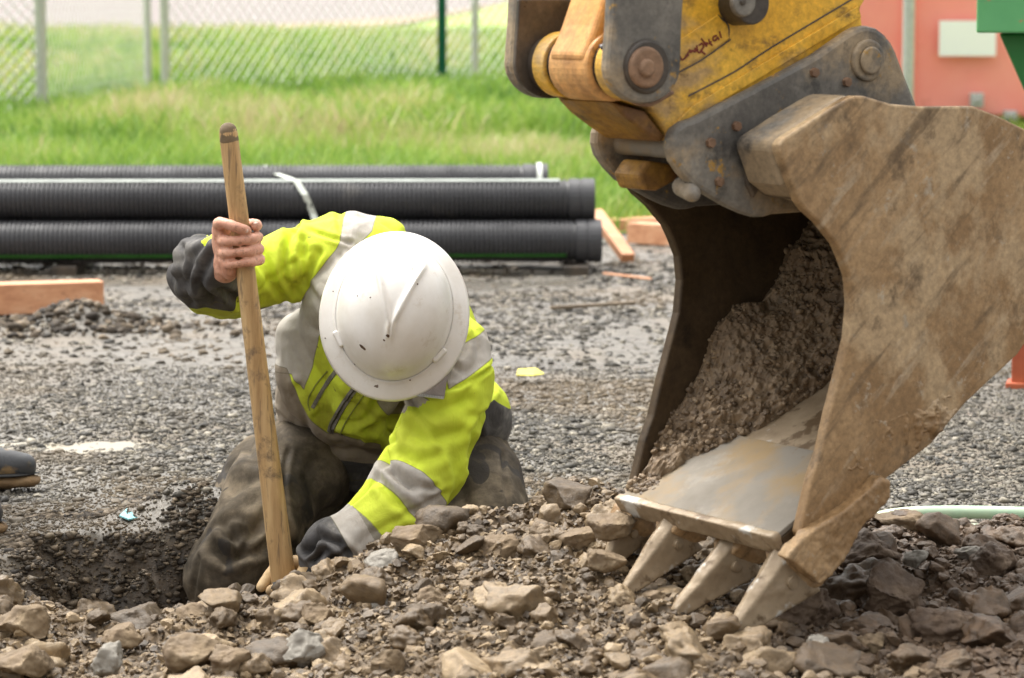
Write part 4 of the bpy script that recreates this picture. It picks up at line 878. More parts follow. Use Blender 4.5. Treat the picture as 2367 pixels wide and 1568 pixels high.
# coupler
CP = emp('quick_coupler', pl(1625, 345, .13), EX)
cpl = [(1552, 345), (1554, 320), (1562, 298), (1582, 283), (1610, 274), (1670, 243), (1735, 210), (1885, 130), (1965, 74), (1984, 64), (2006, 60), (2030, 66), (2048, 80), (2062, 98), (2071, 115), (2095, 178), (2118, 236), (2150, 330), (2080, 430), (1950, 480), (1850, 492), (1790, 496), (1770, 502), (1750, 503), (1720, 494), (1685, 478), (1640, 452), (1606, 432), (1580, 404), (1560, 374)]
slab(CP, 'side_plate', cpl, .125, .152, M['steel'], .008)
P = [pl(x, y, .125) + wv * .205 for x, y in cpl]; mb = MB(); mb.prism(P, wv * .027); mb.build('side_plate', M['steel'], CP, bev=.008)
axcyl(CP, 'pin', (1612, 345), .125, .03 + .125, .345, .0185, M['bright'])
axcyl(CP, 'pin_boss', (2004, 140), .125, .118, .126, .034, M['steel'], r1=.036); axcyl(CP, 'pin_cap', (2004, 140), .125, .111, .115, .022, M['steel'], r1=.024)
P = [pl(x, y, .23) for x, y in ((1478, 405), (1500, 372), (1590, 385), (1560, 420), (1520, 442), (1490, 440))]; mb = MB(); mb.prism(P, wv * .075); mb.build('locking_bar', M['grimy'], CP, bev=.006)
V, F = limb([pl(1600, 448, .12), pl(1576, 432, .17)], [.014, .016], n=16, sub=2); mb = MB(); mb.add(V, F); mb.build('lock_knob', M['steel'], CP, smooth=True)
P = [pl(x, y, .125) + wv * .028 for x, y in ((1700, 300), (1900, 180), (2050, 250), (1900, 400), (1720, 440))]; mb = MB(); mb.prism(P, wv * .17); mb.build('cross_body', M['darksteel'], CP, bev=.006)
# arm (dipper stick)
ST = emp('arm', pl(1700, 100, .155), EX)
stk = [(1550, 316), (1524, 276), (1505, 252), (1440, 232), (1395, 150), (1420, 90), (1470, 0), (1590, -160), (1800, -420), (2150, -700), (2320, -560), (1990, 20), (1996, 62), (1900, 150), (1750, 238), (1640, 300), (1580, 335)]
slab(ST, 'box_section', stk, .156, .32, M['yellow'], .006)
slab(ST, 'wear_strip', [(1548, 300), (1600, 246), (1745, 158), (1985, 14), (1992, 40), (1750, 186), (1612, 268), (1560, 310)], .152, .157, M['yellow'], .0015)
slab(ST, 'cover_plate', [(1572, 92), (1660, 34), (1684, 66), (1686, 90), (1560, 172)], .1535, .157, M['yellow'], .0015)
def strokes(name, L, r, w, mat, par, f=None):
    mb = MB()
    for s_ in L:
        P = [pl(*(f(*q) if f else q), w) for q in s_]; V, F = limb(P, [r] * len(P), n=6, sub=3, flat=.3, fdir=wv); mb.add(V, F)
    return mb.build(name, mat, par)
cv = lambda a, b: ((1640 + a / 9.8) * .92461, (60 + b / 9.8) * .92461)
strokes('writing', [[(590, 800), (640, 880), (700, 850), (800, 760)], [(700, 850), (780, 720), (850, 650)], [(820, 640), (860, 700), (900, 650), (960, 690), (960, 590), (990, 660)], [(1000, 540), (1040, 700), (1120, 680), (1200, 740)], [(1060, 520), (1130, 480), (1170, 560), (1100, 660)],
    [(1120, 370), (1180, 450), (1230, 540)], [(1190, 480), (1260, 470), (1240, 540)], [(1300, 390), (1330, 480), (1380, 520)], [(1300, 480), (1350, 440)], [(1480, 290), (1410, 320), (1400, 400), (1470, 400), (1510, 330), (1540, 380)], [(1560, 200), (1600, 330)]], .0016, .1525, M['ink'], ST, cv)
strokes('seam', [[(1592, 222), (1700, 165), (1780, 112), (1984, -10)], [(1556, 174), (1620, 140), (1688, 92)], [(1684, 90), (1684, 60), (1660, 36)]], .0014, .1545, M['darksteel'], ST)
axcyl(ST, 'boss', (1700, 8), .156, .11, .157, .034, M['darksteel'], r1=.036); axcyl(ST, 'boss_cap', (1712, 6), .11, .098, .11, .022, M['steel'], r1=.024); axcyl(ST, 'bolt', (1716, 4), .098, .094, .099, .006, M['darksteel'])
# lower nose of the arm: rusty, grimy underside brackets, their shadow mixed into the colour
P = [pl(x, y, .156) + wv * .01 for x, y in ((1548, 318), (1500, 258), (1420, 236), (1452, 270), (1500, 306), (1536, 330))]; mb = MB(); mb.prism(P, wv * .15); mb.build('nose_plate', M['grimy'], ST, bev=.004)
P = [pl(x, y, .156) + wv * .03 for x, y in ((1500, 262), (1425, 226), (1392, 196), (1440, 250), (1478, 284))]; mb = MB(); mb.prism(P, wv * .135); mb.build('stop_bracket', M['grimy'], ST, bev=.004)
# links
LK = emp('bucket_linkage', pl(1495, 155, .10), EX)
cx_, cy_ = 1492, 156
lk = [(1419, -160), (1418, 0), (1415, 60), (1411, 110), (1408, 155)] + [(cx_ + 84 * cos(radians(a)), cy_ + 84 * sin(radians(a))) for a in range(175, -1, -12)] + [(1577, 150), (1579, 60), (1583, 0), (1600, -160)]
slab(LK, 'link_plate', lk, .085, .112, M['steel'], .008)
P = [pl(x, y, .085) + wv * .27 for x, y in lk]; mb = MB(); mb.prism(P, wv * .03); mb.build('link_plate', M['steel'], LK, bev=.008)
P = [pl(x, y, .085) + wv * .262 for x, y in lk[1:-1]]; mb = MB(); mb.prism(P, wv * .009); mb.build('shade_slab', M['darksteel'], LK, bev=.002)  # dark slab added on the link's inner face to stand for its shade
axcyl(LK, 'pin_flange', (cx_, cy_ - 2), .085, .076, .086, .0405, M['darksteel'], r1=.044); axcyl(LK, 'pin_head', (cx_ - 2, cy_), .076, .066, .077, .031, M['rust'], r1=.033, bev=.004); axcyl(LK, 'pin_center', (cx_ + 2, cy_ + 2), .066, .058, .067, .012, M['rust'], r1=.016, bev=.003)
axcyl(LK, 'bush_ring', (cx_, cy_), .085, .118, .150, .052, M['yellow']); axcyl(LK, 'seal_ring', (cx_, cy_), .085, .111, .119, .050, M['grease']); axcyl(LK, 'seal_ring', (cx_, cy_), .085, .150, .166, .046, M['grease'])
axcyl(LK, 'rod_eye', (cx_, cy_), .085, .164, .275, .056, M['orange'], bev=.006)
axcyl(LK, 'seal_ring', (cx_, cy_), .085, .274, .292, .047, M['grease']); axcyl(LK, 'bush_ring', (cx_, cy_), .085, .291, .325, .053, M['yellow']); axcyl(LK, 'seal_ring', (cx_, cy_), .085, .325, .356, .046, M['darksteel'])
P = [pl(x, y, .085) + wv * .085 for x, y in ((1418, 140), (1450, 60), (1480, -30), (1520, -160), (1600, -160), (1575, 0), (1560, 100), (1548, 165), (1500, 200))]; mb = MB(); mb.prism(P, wv * .10); mb.build('cylinder_rod_end', M['orange'], LK, bev=.012, seg=4)
V, F, T = scatter(protos2, np.array([tuple(pl(rng.normal(1432, 10), rng.normal(88, 12), .125)) for k in range(26)]), rng.uniform(.004, .011, 26), rng, .8); tag(mk('grease', V, F, M['grease'], LK, smooth=True), kind='stuff')

for q in ((1640, 330), (1700, 292), (1660, 420), (1880, 168), (1955, 190)):
    axcyl(CP, 'bolt', q, .125, .117, .126, .0085, M['rust'], n=6, bev=.001)
V, F = limb([pl(1420, 150, .112) , pl(1440, 215, .112), pl(1495, 242, .112), pl(1552, 215, .112)], [.004, .0045, .004, .004], n=8, sub=5); mb = MB(); mb.add(V, F); mb.build('weld_bead', M['rust'], LK, smooth=True)
# ------------------------------------------------------------------ shovel
HT, HB = at(528, 308, 5.60), at(656, 1345, 5.62)
def hpx(py): 
    t = (py - 308) / (1345 - 308); return HT + (HB - HT) * t
SH = root('shovel', HB, 'shovel with a long worn wooden handle held upright by the kneeling worker', 'shovel')
ax = (HB - HT).normalized()
pts = [HT + (HB - HT) * t for t in (0, .03, .2, .4, .6, .8, 1.0, 1.12)]
V, F = limb(pts, [.0178, .0182, .0187, .0195, .021, .0228, .0245, .0250], n=28, sub=5)
V = np.array([tuple(v) for v in V]); V += .0008 * fbm(V * [1, 1, .25], 60, 3, 3)[:, None]
mb = MB(); mb.add(V, F); mb.build('handle', M['handle'], SH, smooth=True)
V, F = limb([HT + ax * .014, HT - ax * .0035], [.0186, .0172], n=24, sub=1); mb = MB(); mb.add(V, F); mb.build('end_cap', M['rock'], SH, smooth=True)
e_ = HT + (HB - HT) * 1.10
mb = MB(); mb.cyl(e_, e_ + ax * .12, .029, .024, n=24); mb.build('socket', M['darksteel'], SH)
bl = [(-.09, 0), (-.10, .04), (-.098, .14), (-.07, .22), (0, .27), (.07, .22), (.098, .14), (.10, .04), (.09, 0)]; b0 = e_ + ax * .09
mb = MB(); mb.prism([b0 + Vector((1, 0, 0)) * a + ax * b + Vector((0, .03 * (abs(a) / .1) ** 2, 0)) for a, b in bl], (0, .003, 0)); mb.build('blade', M['rust'], SH)

# ------------------------------------------------------------------ worker
PE = root('person', (-.28, 6.05, -.1), 'kneeling worker in lime safety jacket and white hard hat, bent over a shovel handle', 'person')
A = at
RA = [A(860, 640, 5.98), A(800, 600, 5.96), A(725, 602, 5.97), A(650, 618, 5.95), A(585, 640, 5.93), A(528, 655, 5.87), A(488, 640, 5.79), A(492, 615, 5.715), A(506, 600, 5.675)]
RAr = [.105, .094, .079, .067, .069, .070, .066, .058, .047]
LA = [A(985, 770, 5.84), A(1048, 830, 5.77), A(1040, 925, 5.735), A(1003, 1015, 5.715), A(968, 1095, 5.68), A(915, 1170, 5.63), A(850, 1228, 5.60), A(790, 1262, 5.59), A(745, 1290, 5.60)]
LAr = [.100, .080, .078, .082, .082, .074, .062, .056, .045]
s1, s2, s3 = (.86, -.2, -.38), (.95, -.1, -.2), (1, 0, 0)
TOR = [(A(935, 735, 5.76), s1, .075, .07), (A(930, 705, 5.84), s1, .14, .10), (A(910, 730, 5.93), s1, .185, .125), (A(895, 800, 6.02), s2, .190, .14), (A(890, 880, 6.11), s2, .20, .145), (A(890, 950, 6.16), s3, .228, .15), (A(890, 1005, 6.20), s3, .232, .145), (A(890, 1022, 6.23), s3, .225, .13)]
RL = [A(790, 1015, 6.30), A(710, 1080, 6.16), A(650, 1130, 6.02), A(585, 1230, 5.90), A(535, 1325, 5.81)]; RLr = [.125, .125, .112, .098, .085]
RS = [A(530, 1335, 5.80), A(600, 1330, 5.98), A(680, 1290, 6.25)]; RSr = [.08, .07, .055]
LL = [A(1010, 1015, 6.30), A(1060, 1075, 6.18), A(1098, 1140, 6.05), A(1110, 1225, 5.93), A(1105, 1310, 5.84)]; LLr = [.125, .12, .105, .098, .085]
LS = [A(1105, 1320, 5.84), A(1060, 1290, 6.0), A(1020, 1240, 6.28)]; LSr = [.08, .07, .055]
# hand round the handle
HC = hpx(561); axn = -ax; Rr = Vector((1, 0, 0)); Rr = (Rr - ax * Rr.dot(ax)).normalized(); Tw = Rr.cross(axn); Tw = Tw if Tw.y < 0 else -Tw   # towards camera
def hp_(dx, dt, dz): return HC + Rr * dx + Tw * dt + axn * dz
k_ = .000838
def finger(row, r, x0, tip=True, rise=0.0):
    z = (560 - row) * k_
    return limb([hp_(x0, -.002, z + rise), hp_(x0 + .010, .020, z + rise * .9), hp_(-.020, .0305, z + rise * .5), hp_(.002, .0335, z + rise * .15), hp_(.020, .0275, z), hp_(.0315, .010, z), hp_(.030, -.010, z), hp_(.016, -.026, z)], [r * 1.05, r * 1.12, r * .93, r * .90, r * 1.0, r * 1.02, r * .88, r * .8], n=16, sub=3)
SKP = [finger(547, .0104, -.041, rise=.002), finger(574, .0100, -.0405), finger(599, .0092, -.038, rise=-.002)]
SKP.append(limb([hp_(-.041, -.002, .044), hp_(-.033, .019, .047), hp_(-.018, .031, .044), hp_(.0, .0345, .036), hp_(.011, .033, .031), hp_(.017, .031, .0285)], [.0125, .0125, .0112, .0108, .0095, .0078], n=16, sub=3))
SKP.append(limb([hp_(-.040, -.030, .018), hp_(-.015, -.036, .030), hp_(.016, -.030, .034), hp_(.030, -.008, .034), hp_(.0325, .008, .0345)], [.014, .0125, .0115, .0112, .0105], n=16, sub=3))
SKP.append(limb([hp_(-.042, -.004, .038), hp_(-.0415, -.004, .012), hp_(-.040, -.004, -.014), hp_(-.036, -.005, -.036)], [.0128, .0135, .0135, .0125], n=16, sub=3))
SKP.append(limb([hp_(-.040, -.020, .030), hp_(-.040, -.022, .0), hp_(-.036, -.018, -.030)], [.018, .021, .019], n=16, sub=3))
SKP.append(limb([hp_(-.038, .004, -.028), hp_(-.030, .006, -.042), hp_(-.030, -.004, -.052)], [.013, .0145, .015], n=16, sub=3))
SKP.append(limb([hp_(-.036, -.015, -.02), hp_(-.042, -.03, -.05), RA[-1] + Vector((0, .03, 0)), RA[-2], RA[-3]], [.022, .026, .028, .030, .034], n=18, sub=3))
# head looking down, neck, body inside the clothes
hn = Vector((0.03, -1, .30)).normalized(); hf = Vector((-.13, -.25, -1)); hf = (hf - hn * hf.dot(hn)).normalized(); hsd = hn.cross(hf).normalized()
HATC = A(912, 722, 5.66)     # centre of the hat's brim plane
hd = HATC - hn * .06
Rh = Matrix((hsd, hf, hn)).transposed()
BO = [ellip(hd, (.076, .098, .11), Rh)]
BO.append(ellip(hd + hf * .03 - hn * .06, (.062, .072, .07), Rh)); BO.append(limb([hd + hf * .10 - hn * .01, hd + hf * .115 - hn * .045, hd + hf * .100 - hn * .055], [.009, .014, .010], n=12, sub=2))
for sg in (-1, 1):
    BO.append(ellip(hd + hsd * sg * .078 - hn * .02 - hf * .005, (.01, .022, .034), Rh)); BO.append(ellip(hd + hsd * sg * .032 + hf * .088 - hn * .008, (.013, .011, .012), Rh))
BO.append(limb([hd + hf * .095 - hn * .088 - hsd * .02, hd + hf * .10 - hn * .088, hd + hf * .095 - hn * .088 + hsd * .02], [.006, .009, .006], n=10, sub=2))
BO.append(limb([hd - hn * .04 - hf * .02, A(925, 720, 5.86), A(915, 740, 5.95)], [.062, .062, .09], n=20, sub=3))
sh = lambda L, f: [r * f for r in L]
BO.append(loft([(c, s, a * .8, b * .8) for c, s, a, b in TOR], 24, 3))
BO.append(limb(RA[:7], sh(RAr[:7], .55), n=16, sub=3)); BO.append(limb(LA, [.06, .055, .05, .045, .045, .04, .034, .03, .027], n=16, sub=3))
for L, r in ((RL, RLr), (LL, LLr), (RS, RSr), (LS, LSr)): BO.append(limb(L, sh(r, .7), n=16, sub=3))
V, F = union(SKP + BO, .0024, 3)
nrm = vnormals(V, F); hm = np.linalg.norm(V - np.array(tuple(HC)), axis=1) < .09
V += nrm * ((.0008 * fbm(V, 120, 3, 5) + .0010 * (ridged(V * [1, 1, .5], 160, 2, 8) - .6) + .0015 * fbm(V, 45, 2, 9)) * hm)[:, None]
mk('body', V, F, M['skin'], PE, smooth=True)
# nails
for p, d_ in ((hp_(.0145, .0395, .0290), Tw), (hp_(.0325, .0150, .0400), (axn + Tw * .6).normalized())):
    R3 = Matrix((Rr, axn.cross(Rr) if False else d_.cross(Rr), d_)).transposed(); Vn, Fn = ellip(p, (.0052, .0042, .0016), R3, 14); mb = MB(); mb.add(Vn, Fn); mb.build('nail', M['nail'], PE, smooth=True)

# jacket
def jointV(): pass
CUFF = limb([A(540, 655, 5.90), A(500, 640, 5.80), A(472, 615, 5.73), A(490, 590, 5.69)], [.066, .072, .062, .046], n=20, sub=4)
CUFF2 = limb([A(470, 590, 5.77), A(440, 640, 5.78), A(470, 690, 5.82)], [.040, .036, .030], n=18, sub=4)
LC = limb([A(800, 1258, 5.59), A(760, 1272, 5.585), A(735, 1290, 5.59)], [.056, .054, .040], n=20, sub=4)
parts = [loft(TOR, 32, 4), limb(RA, RAr, n=22, sub=4), limb(LA, LAr, n=22, sub=4), CUFF, CUFF2, LC, limb([A(960, 880, 6.0), A(1085, 960, 6.15), A(1095, 1000, 6.22)], [.10, .085, .07], n=20, sub=4),
         limb([A(720, 790, 6.02), A(735, 880, 6.02), A(800, 950, 6.05)], [.075, .085, .08], n=20, sub=4), limb([A(712, 850, 6.06), A(712, 930, 6.10), A(740, 985, 6.12)], [.05, .068, .06], n=20, sub=4), limb([A(860, 840, 5.92), A(850, 930, 5.98), A(880, 975, 6.05)], [.08, .085, .07], n=20, sub=4),
         limb([A(720, 560, 5.99), A(800, 545, 6.0), A(880, 575, 6.02)], [.05, .055, .07], n=20, sub=4)]
V, F = union(parts, .0038, 10)
N = vnormals(V, F)
dR, sR = arclen(V, RA); dL, sL = arclen(V, LA); lenR = sum((RA[i + 1] - RA[i]).length for i in range(len(RA) - 1)); lenL = sum((LA[i + 1] - LA[i]).length for i in range(len(LA) - 1))
dT, sT = arclen(V, [t[0] for t in TOR])
rR = dR / np.interp(sR, np.cumsum([0] + [(RA[i + 1] - RA[i]).length for i in range(len(RA) - 1)]), RAr); rL = dL / np.interp(sL, np.cumsum([0] + [(LA[i + 1] - LA[i]).length for i in range(len(LA) - 1)]), LAr)
rT = dT / .17
onR = np.minimum(rL, rT) - rR; onL = np.minimum(rR, rT) - rL
X, Z = V[:, 0], V[:, 2]
def poly(L, Y): return [xz(a, b, Y) for a, b in L]
front = sstep(-.05, -.3, N[:, 1])
# cloth folds: noise stretched round limbs plus drawn creases
w1 = ridged(np.stack([V[:, 0] * 1.0 + V[:, 2] * .7, V[:, 1], V[:, 2] * 1.0 - V[:, 0] * .7], 1), 7, 2, 61); w2 = fbm(V, 9, 3, 62)
elb = np.exp(-((sR - .30) / .10) ** 2) * (onR > -.2) + np.exp(-((sL - .30) / .12) ** 2) * (onL > -.2) + .25
D = .006 * w2 + .009 * (w1 - .55) * np.clip(elb, 0, 1.2) + .005 * (ridged(V * [1, .7, 1.2], 13, 2, 68) - .5)
cuffR = sstep(.33, .40, sR) * (onR > 0); cuffL = sstep(.54, .58, sL) * (onL > 0)
D += .016 * (ridged(V * [1, 1, .6], 15, 2, 64) - .5) * np.clip(cuffR + cuffL, 0, 1)
CR = [([(717, 536), (759, 546), (812, 560)], .005, .004, 5.9), ([(678, 529), (664, 578), (660, 642), (678, 674)], .013, .008, 5.9), ([(738, 585), (717, 628), (688, 670)], .009, .008, 5.9), ([(681, 610), (685, 656)], .009, .006, 5.9), ([(603, 592), (625, 635), (653, 684)], .009, .008, 5.9),
      ([(700, 560), (708, 600), (700, 640)], .006, .007, 5.9), ([(924, 970), (899, 1015), (883, 1052), (903, 1080), (953, 1117)], .013, .010, 5.62), ([(920, 1044), (965, 1060), (1010, 1048)], .007, .010, 5.65), ([(883, 1117), (916, 1154), (965, 1187), (1010, 1220)], .010, .009, 5.58),
      ([(905, 1090), (950, 1120), (1000, 1128)], .008, .006, 5.6), ([(945, 1000), (990, 1015), (1060, 1000)], .006, .010, 5.64), ([(960, 940), (1010, 950), (1080, 925)], .008, .010, 5.66), ([(1000, 900), (1060, 890), (1125, 860)], .004, .004, 5.7),
      ([(706, 1282), (739, 1245), (784, 1253), (834, 1294)], .014, .006, 5.54), ([(722, 1300), (755, 1268), (790, 1300)], .014, .005, 5.54), ([(770, 1290), (800, 1275), (826, 1310)], .012, .005, 5.54), ([(735, 1320), (765, 1290), (800, 1318)], .012, .005, 5.54),
      ([(866, 945), (905, 915), (945, 930)], .010, .008, 5.8), ([(848, 1005), (880, 985), (925, 985)], .008, .008, 5.85), ([(690, 900), (720, 940), (770, 985)], .008, .008, 5.9), ([(735, 960), (770, 1000), (830, 1015)], .007, .007, 5.95),
      ([(480, 560), (450, 590), (440, 650)], .008, .007, 5.72), ([(500, 580), (475, 640), (500, 685)], .012, .007, 5.74), ([(430, 570), (425, 640), (450, 690)], .007, .006, 5.74), ([(520, 650), (545, 680), (560, 700)], .010, .007, 5.8),
      ([(1128, 900), (1100, 930), (1095, 1030)], .010, .008, 6.1), ([(1085, 1000), (1105, 1045)], .006, .005, 6.1), ([(760, 1060), (740, 1040), (640, 960)], .006, .006, 6.05), ([(1075, 700), (1040, 760), (1000, 800)], .004, .008, 5.75)]
def creaselines(V, sc, st, seed, wd=.045):
    n = vnoise(np.stack([V @ np.array(st[0]), V @ np.array(st[1]), V @ np.array(st[2])], 1) * sc, seed); return np.exp(-((n - .5) / wd) ** 2) - .45 * np.exp(-((n - .5 - 2.2 * wd) / wd) ** 2)
D -= .0085 * creaselines(V, 6.5, ((1.6, 0, .8), (0, .7, 0), (-.3, 0, .6)), 101, .035) * (.35 + .65 * vnoise(V * 6, 5))
D -= .0060 * creaselines(V, 9, ((.8, 0, -1.3), (0, .7, 0), (.5, 0, .4)), 103, .06) * (.2 + .8 * vnoise(V * 7, 6))
for L, amp, w, Y in CR:
    P = poly(L, Y); d = dline(X, Z, P); D += front * (-amp * np.exp(-(d / w) ** 2) + .45 * amp * np.exp(-((d - 2.1 * w) / (1.1 * w)) ** 2))
V = V + N * D[:, None]
# colour zones (signed distance attributes)
tape = np.full(len(V), -1.0); tanz = np.full(len(V), -1.0); dk = np.full(len(V), -1.0)
def band(s, a, b): return np.minimum(s - a, b - s)
tape = np.maximum(tape, np.minimum(band(sL, .385, .440), onL * .1 + .03)); tape = np.maximum(tape, np.minimum(band(sL, .512, .562), onL * .1 + .03))
tape = np.maximum(tape, np.minimum(band(sR, .475, .476), onR * .1))
P = poly([(800, 440), (793, 510), (788, 560), (745, 620), (700, 690), (600, 712), (600, 868), (672, 868), (700, 905), (722, 850), (738, 780), (752, 735), (745, 690), (790, 600), (860, 535), (880, 440)], 5.93); tape = np.maximum(tape, np.minimum(sdpoly(X, Z, P), .3))
P = poly([(1130, 762), (1062, 792), (1030, 840), (1040, 885), (1080, 862), (1133, 828), (1200, 800), (1200, 740)], 5.76); tape = np.maximum(tape, sdpoly(X, Z, P))
P = poly([(905, 990), (868, 944), (960, 890), (1000, 905), (960, 945), (925, 975)], 5.8); tape = np.maximum(tape, np.where(onL < .15, sdpoly(X, Z, P), -1))
P = poly([(560, 830), (664, 846), (682, 880), (712, 950), (760, 992), (830, 1012), (880, 1015), (885, 1120), (590, 1120)], 6.0); tanz = np.maximum(tanz, np.where(onL < .05, sdpoly(X, Z, P), -1))
P = poly([(880, 1015), (1260, 1030), (1260, 1120), (880, 1120)], 6.1); tanz = np.maximum(tanz, np.where(onL < .05, sdpoly(X, Z, P), -1))
P = poly([(1110, 925), (1135, 912), (1190, 960), (1190, 1032), (1080, 1032)], 6.15); dk = np.maximum(dk, np.where(onL < -.02, sdpoly(X, Z, P), -1))
dk = np.maximum(dk, np.where(onL > -.1, sL - .562, -1))
P = poly([(560, 985), (640, 985), (700, 1028), (760, 1056), (830, 1068), (885, 1070), (1000, 1062), (1260, 1052), (1260, 1300), (560, 1300)], 6.05); dk = np.maximum(dk, np.where(onL < -.05, sdpoly(X, Z, P), -1))  # below the hem: shadow between the thighs put into the dark zone

cut = .385 + .02 * np.sin(V[:, 2] * 30); P = poly([(300, 500), (560, 500), (560, 640), (552, 690), (530, 705), (480, 698), (425, 690), (300, 690)], 5.8)
dk = np.maximum(dk, np.where((onR > -.3) & (V[:, 1] < 5.98), sdpoly(X, Z, P), -1))
P = poly([(470, 552), (500, 528), (500, 545), (480, 562)], 5.72); dk = np.where(sdpoly(X, Z, P) > -.002, -sdpoly(X, Z, P), dk)
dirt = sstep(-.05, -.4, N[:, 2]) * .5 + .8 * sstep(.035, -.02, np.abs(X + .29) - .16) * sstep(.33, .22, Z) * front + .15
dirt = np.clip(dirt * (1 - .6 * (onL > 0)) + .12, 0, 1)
mk('jacket', V, F, M['jacket'], PE, smooth=True, attrs={'tape': tape, 'tan': tanz, 'dark': dk, 'dirt': dirt})
JK = bpy.data.objects['jacket']
BV = BVHTree.FromPolygons([Vector(v) for v in V], [tuple(f) for f in F])
def hitp(px, py, y0=None):
    d = ray(px, py).normalized(); r = BV.ray_cast(Cc + d * 5.0, d); return (r[0], r[1]) if r[0] is not None else (at(px, py, 5.9), Vector((0, -1, 0)))
def ribbon(name, L, wpx, th, mat, parent, sub=6, round_=False):
    Q = crom([(a, b, 0) for a, b in L], sub); Vr = []; n = len(Q)
    for i, q in enumerate(Q):
        t_ = Q[min(i + 1, n - 1)] - Q[max(i - 1, 0)]; t_ /= np.linalg.norm(t_); ox, oy = -t_[1] * wpx / 2, t_[0] * wpx / 2
        a, na = hitp(q[0] - ox, q[1] - oy); b, nb = hitp(q[0] + ox, q[1] + oy); c, nc = hitp(q[0], q[1]); nn = nc
        Vr += [a - nn * .003, a + nn * th, c + nn * th * 1.3, b + nn * th, b - nn * .003]
    Ff = [(0, 1, 2, 3, 4), tuple(range(len(Vr) - 5, len(Vr)))[::-1]] + [(i * 5 + k, i * 5 + (k + 1) % 5, i * 5 + 5 + (k + 1) % 5, i * 5 + 5 + k) for i in range(n - 1) for k in range(5)]
    mb = MB(); mb.add(Vr, Ff); return mb.build(name, mat, parent, smooth=False)
ribbon('zipper', [(846, 870), (826, 892), (802, 925), (780, 962), (762, 1000)], 15, .003, M['zip'], JK)
ribbon('zipper_teeth', [(846, 870), (826, 892), (802, 925), (780, 962), (762, 1000)], 4, .0045, M['darksteel'], JK)
ribbon('pocket_zip', [(790, 842), (770, 868), (748, 898), (722, 944)], 9, .002, M['zip'], JK)
P_ = [hitp(858, 1038)[0] + Vector((0, -.004, 0)), ] 
ribbon('seam', [(757, 858), (730, 890), (712, 925), (716, 950)], 3, .002, M['jacket'], JK); ribbon('seam', [(848, 905), (826, 935), (800, 975), (786, 1005)], 3, .002, M['jacket'], JK)
# collar flap below the brim
def quadpatch(name, C4, Y4, mat, parent, amp=.004, n=14, th=.004):
    P4 = [at(x, y, Y) for (x, y), Y in zip(C4, Y4)]; Vq = []
    for i in range(n):
        for j in range(n):
            u, v = i / (n - 1), j / (n - 1); p = P4[0] * (1 - u) * (1 - v) + P4[1] * u * (1 - v) + P4[2] * u * v + P4[3] * (1 - u) * v
            p = p + Vector((0, -1, .1)) * (amp * sin(u * 3.1) + .003 * sin(v * 7 + u * 4)); Vq.append(p)
    o = mk(name, Vq, gridF(n, n), mat, parent, smooth=True); m = o.modifiers.new('s', 'SOLIDIFY'); m.thickness = th; return o
quadpatch('collar', [(925, 860), (1045, 800), (1027, 921), (930, 909)], [5.70, 5.67, 5.635, 5.645], M['lining'], JK, .006)
mb = MB()
for k in range(22):
    p = at(948 + 76 * k / 21, 911 + 9 * k / 21, 5.632); mb.box(p, (.0011, 0, 0), (0, .002, 0), (0, 0, .0024))
mb.build('collar_zip', M['galv'], JK)

# trousers
parts = [limb(RL, RLr, n=22, sub=4), limb(LL, LLr, n=22, sub=4), limb(RS, RSr, n=20, sub=4), limb(LS, LSr, n=20, sub=4),
         loft([(A(893, 960, 6.30), s3, .20, .13), (A(893, 1010, 6.28), s3, .215, .135), (A(893, 1060, 6.30), s3, .20, .14), (A(893, 1110, 6.33), s3, .16, .12)], 28, 4),
         limb([A(612, 1060, 6.18), A(575, 1110, 6.10), A(545, 1200, 5.98)], [.05, .06, .06], n=16, sub=4), limb([A(510, 1290, 5.86), A(478, 1350, 5.80), A(520, 1400, 5.80)], [.06, .05, .05], n=16, sub=4)]
V, F = union(parts, .0052, 8); N = vnormals(V, F); X, Z = V[:, 0], V[:, 2]; front = sstep(-.02, -.3, N[:, 1])
D = .010 * fbm(V, 6, 3, 81) + .014 * (ridged(np.stack([V[:, 0] * .6 + V[:, 2] * .8, V[:, 1] * .7, V[:, 2] * 1.0 - V[:, 0] * .4], 1), 7, 2, 83) - .55)
D -= .009 * creaselines(V, 5.5, ((1.3, 0, .9), (0, .7, 0), (-.4, 0, .7)), 111, .05) * (.3 + .7 * vnoise(V * 6, 5)) + .006 * creaselines(V, 9, ((.5, 0, 1.3), (0, .7, 0), (.9, 0, -.3)), 113, .06) * vnoise(V * 6, 9)
for L, amp, w, Y in [([(540, 1240), (560, 1262), (600, 1225)], .016, .010, 5.8), ([(530, 1210), (560, 1225), (620, 1190)], .012, .010, 5.85), ([(500, 1270), (530, 1285), (600, 1270), (640, 1240)], .016, .010, 5.78), ([(540, 1130), (580, 1110), (620, 1105)], .010, .012, 5.9),
                     ([(1160, 1060), (1172, 1130), (1180, 1200)], .005, .004, 6.0), ([(1060, 1120), (1090, 1160), (1150, 1180)], .010, .014, 5.95), ([(665, 1045), (655, 1120), (668, 1200), (690, 1260)], .006, .005, 5.95), ([(470, 1290), (455, 1340), (445, 1385)], .005, .004, 5.78)]:
    d = dline(X, Z, poly(L, Y)); D += front * (-amp * np.exp(-(d / w) ** 2) + .45 * amp * np.exp(-((d - 2.1 * w) / (1.1 * w)) ** 2))
mk('trousers', V + N * D[:, None], F, M['trousers'], PE, smooth=True)
for L in (RS, LS):
    d = (L[-1] - L[-2]).normalized(); V, F = union([limb([L[-1], L[-1] + d * .05, L[-1] + d * .08 + Vector((0, .02, -.08))], [.05, .05, .04], n=18, sub=3)], .006, 2)
    mk('boot', V, F, M['rubber'], PE, smooth=True)

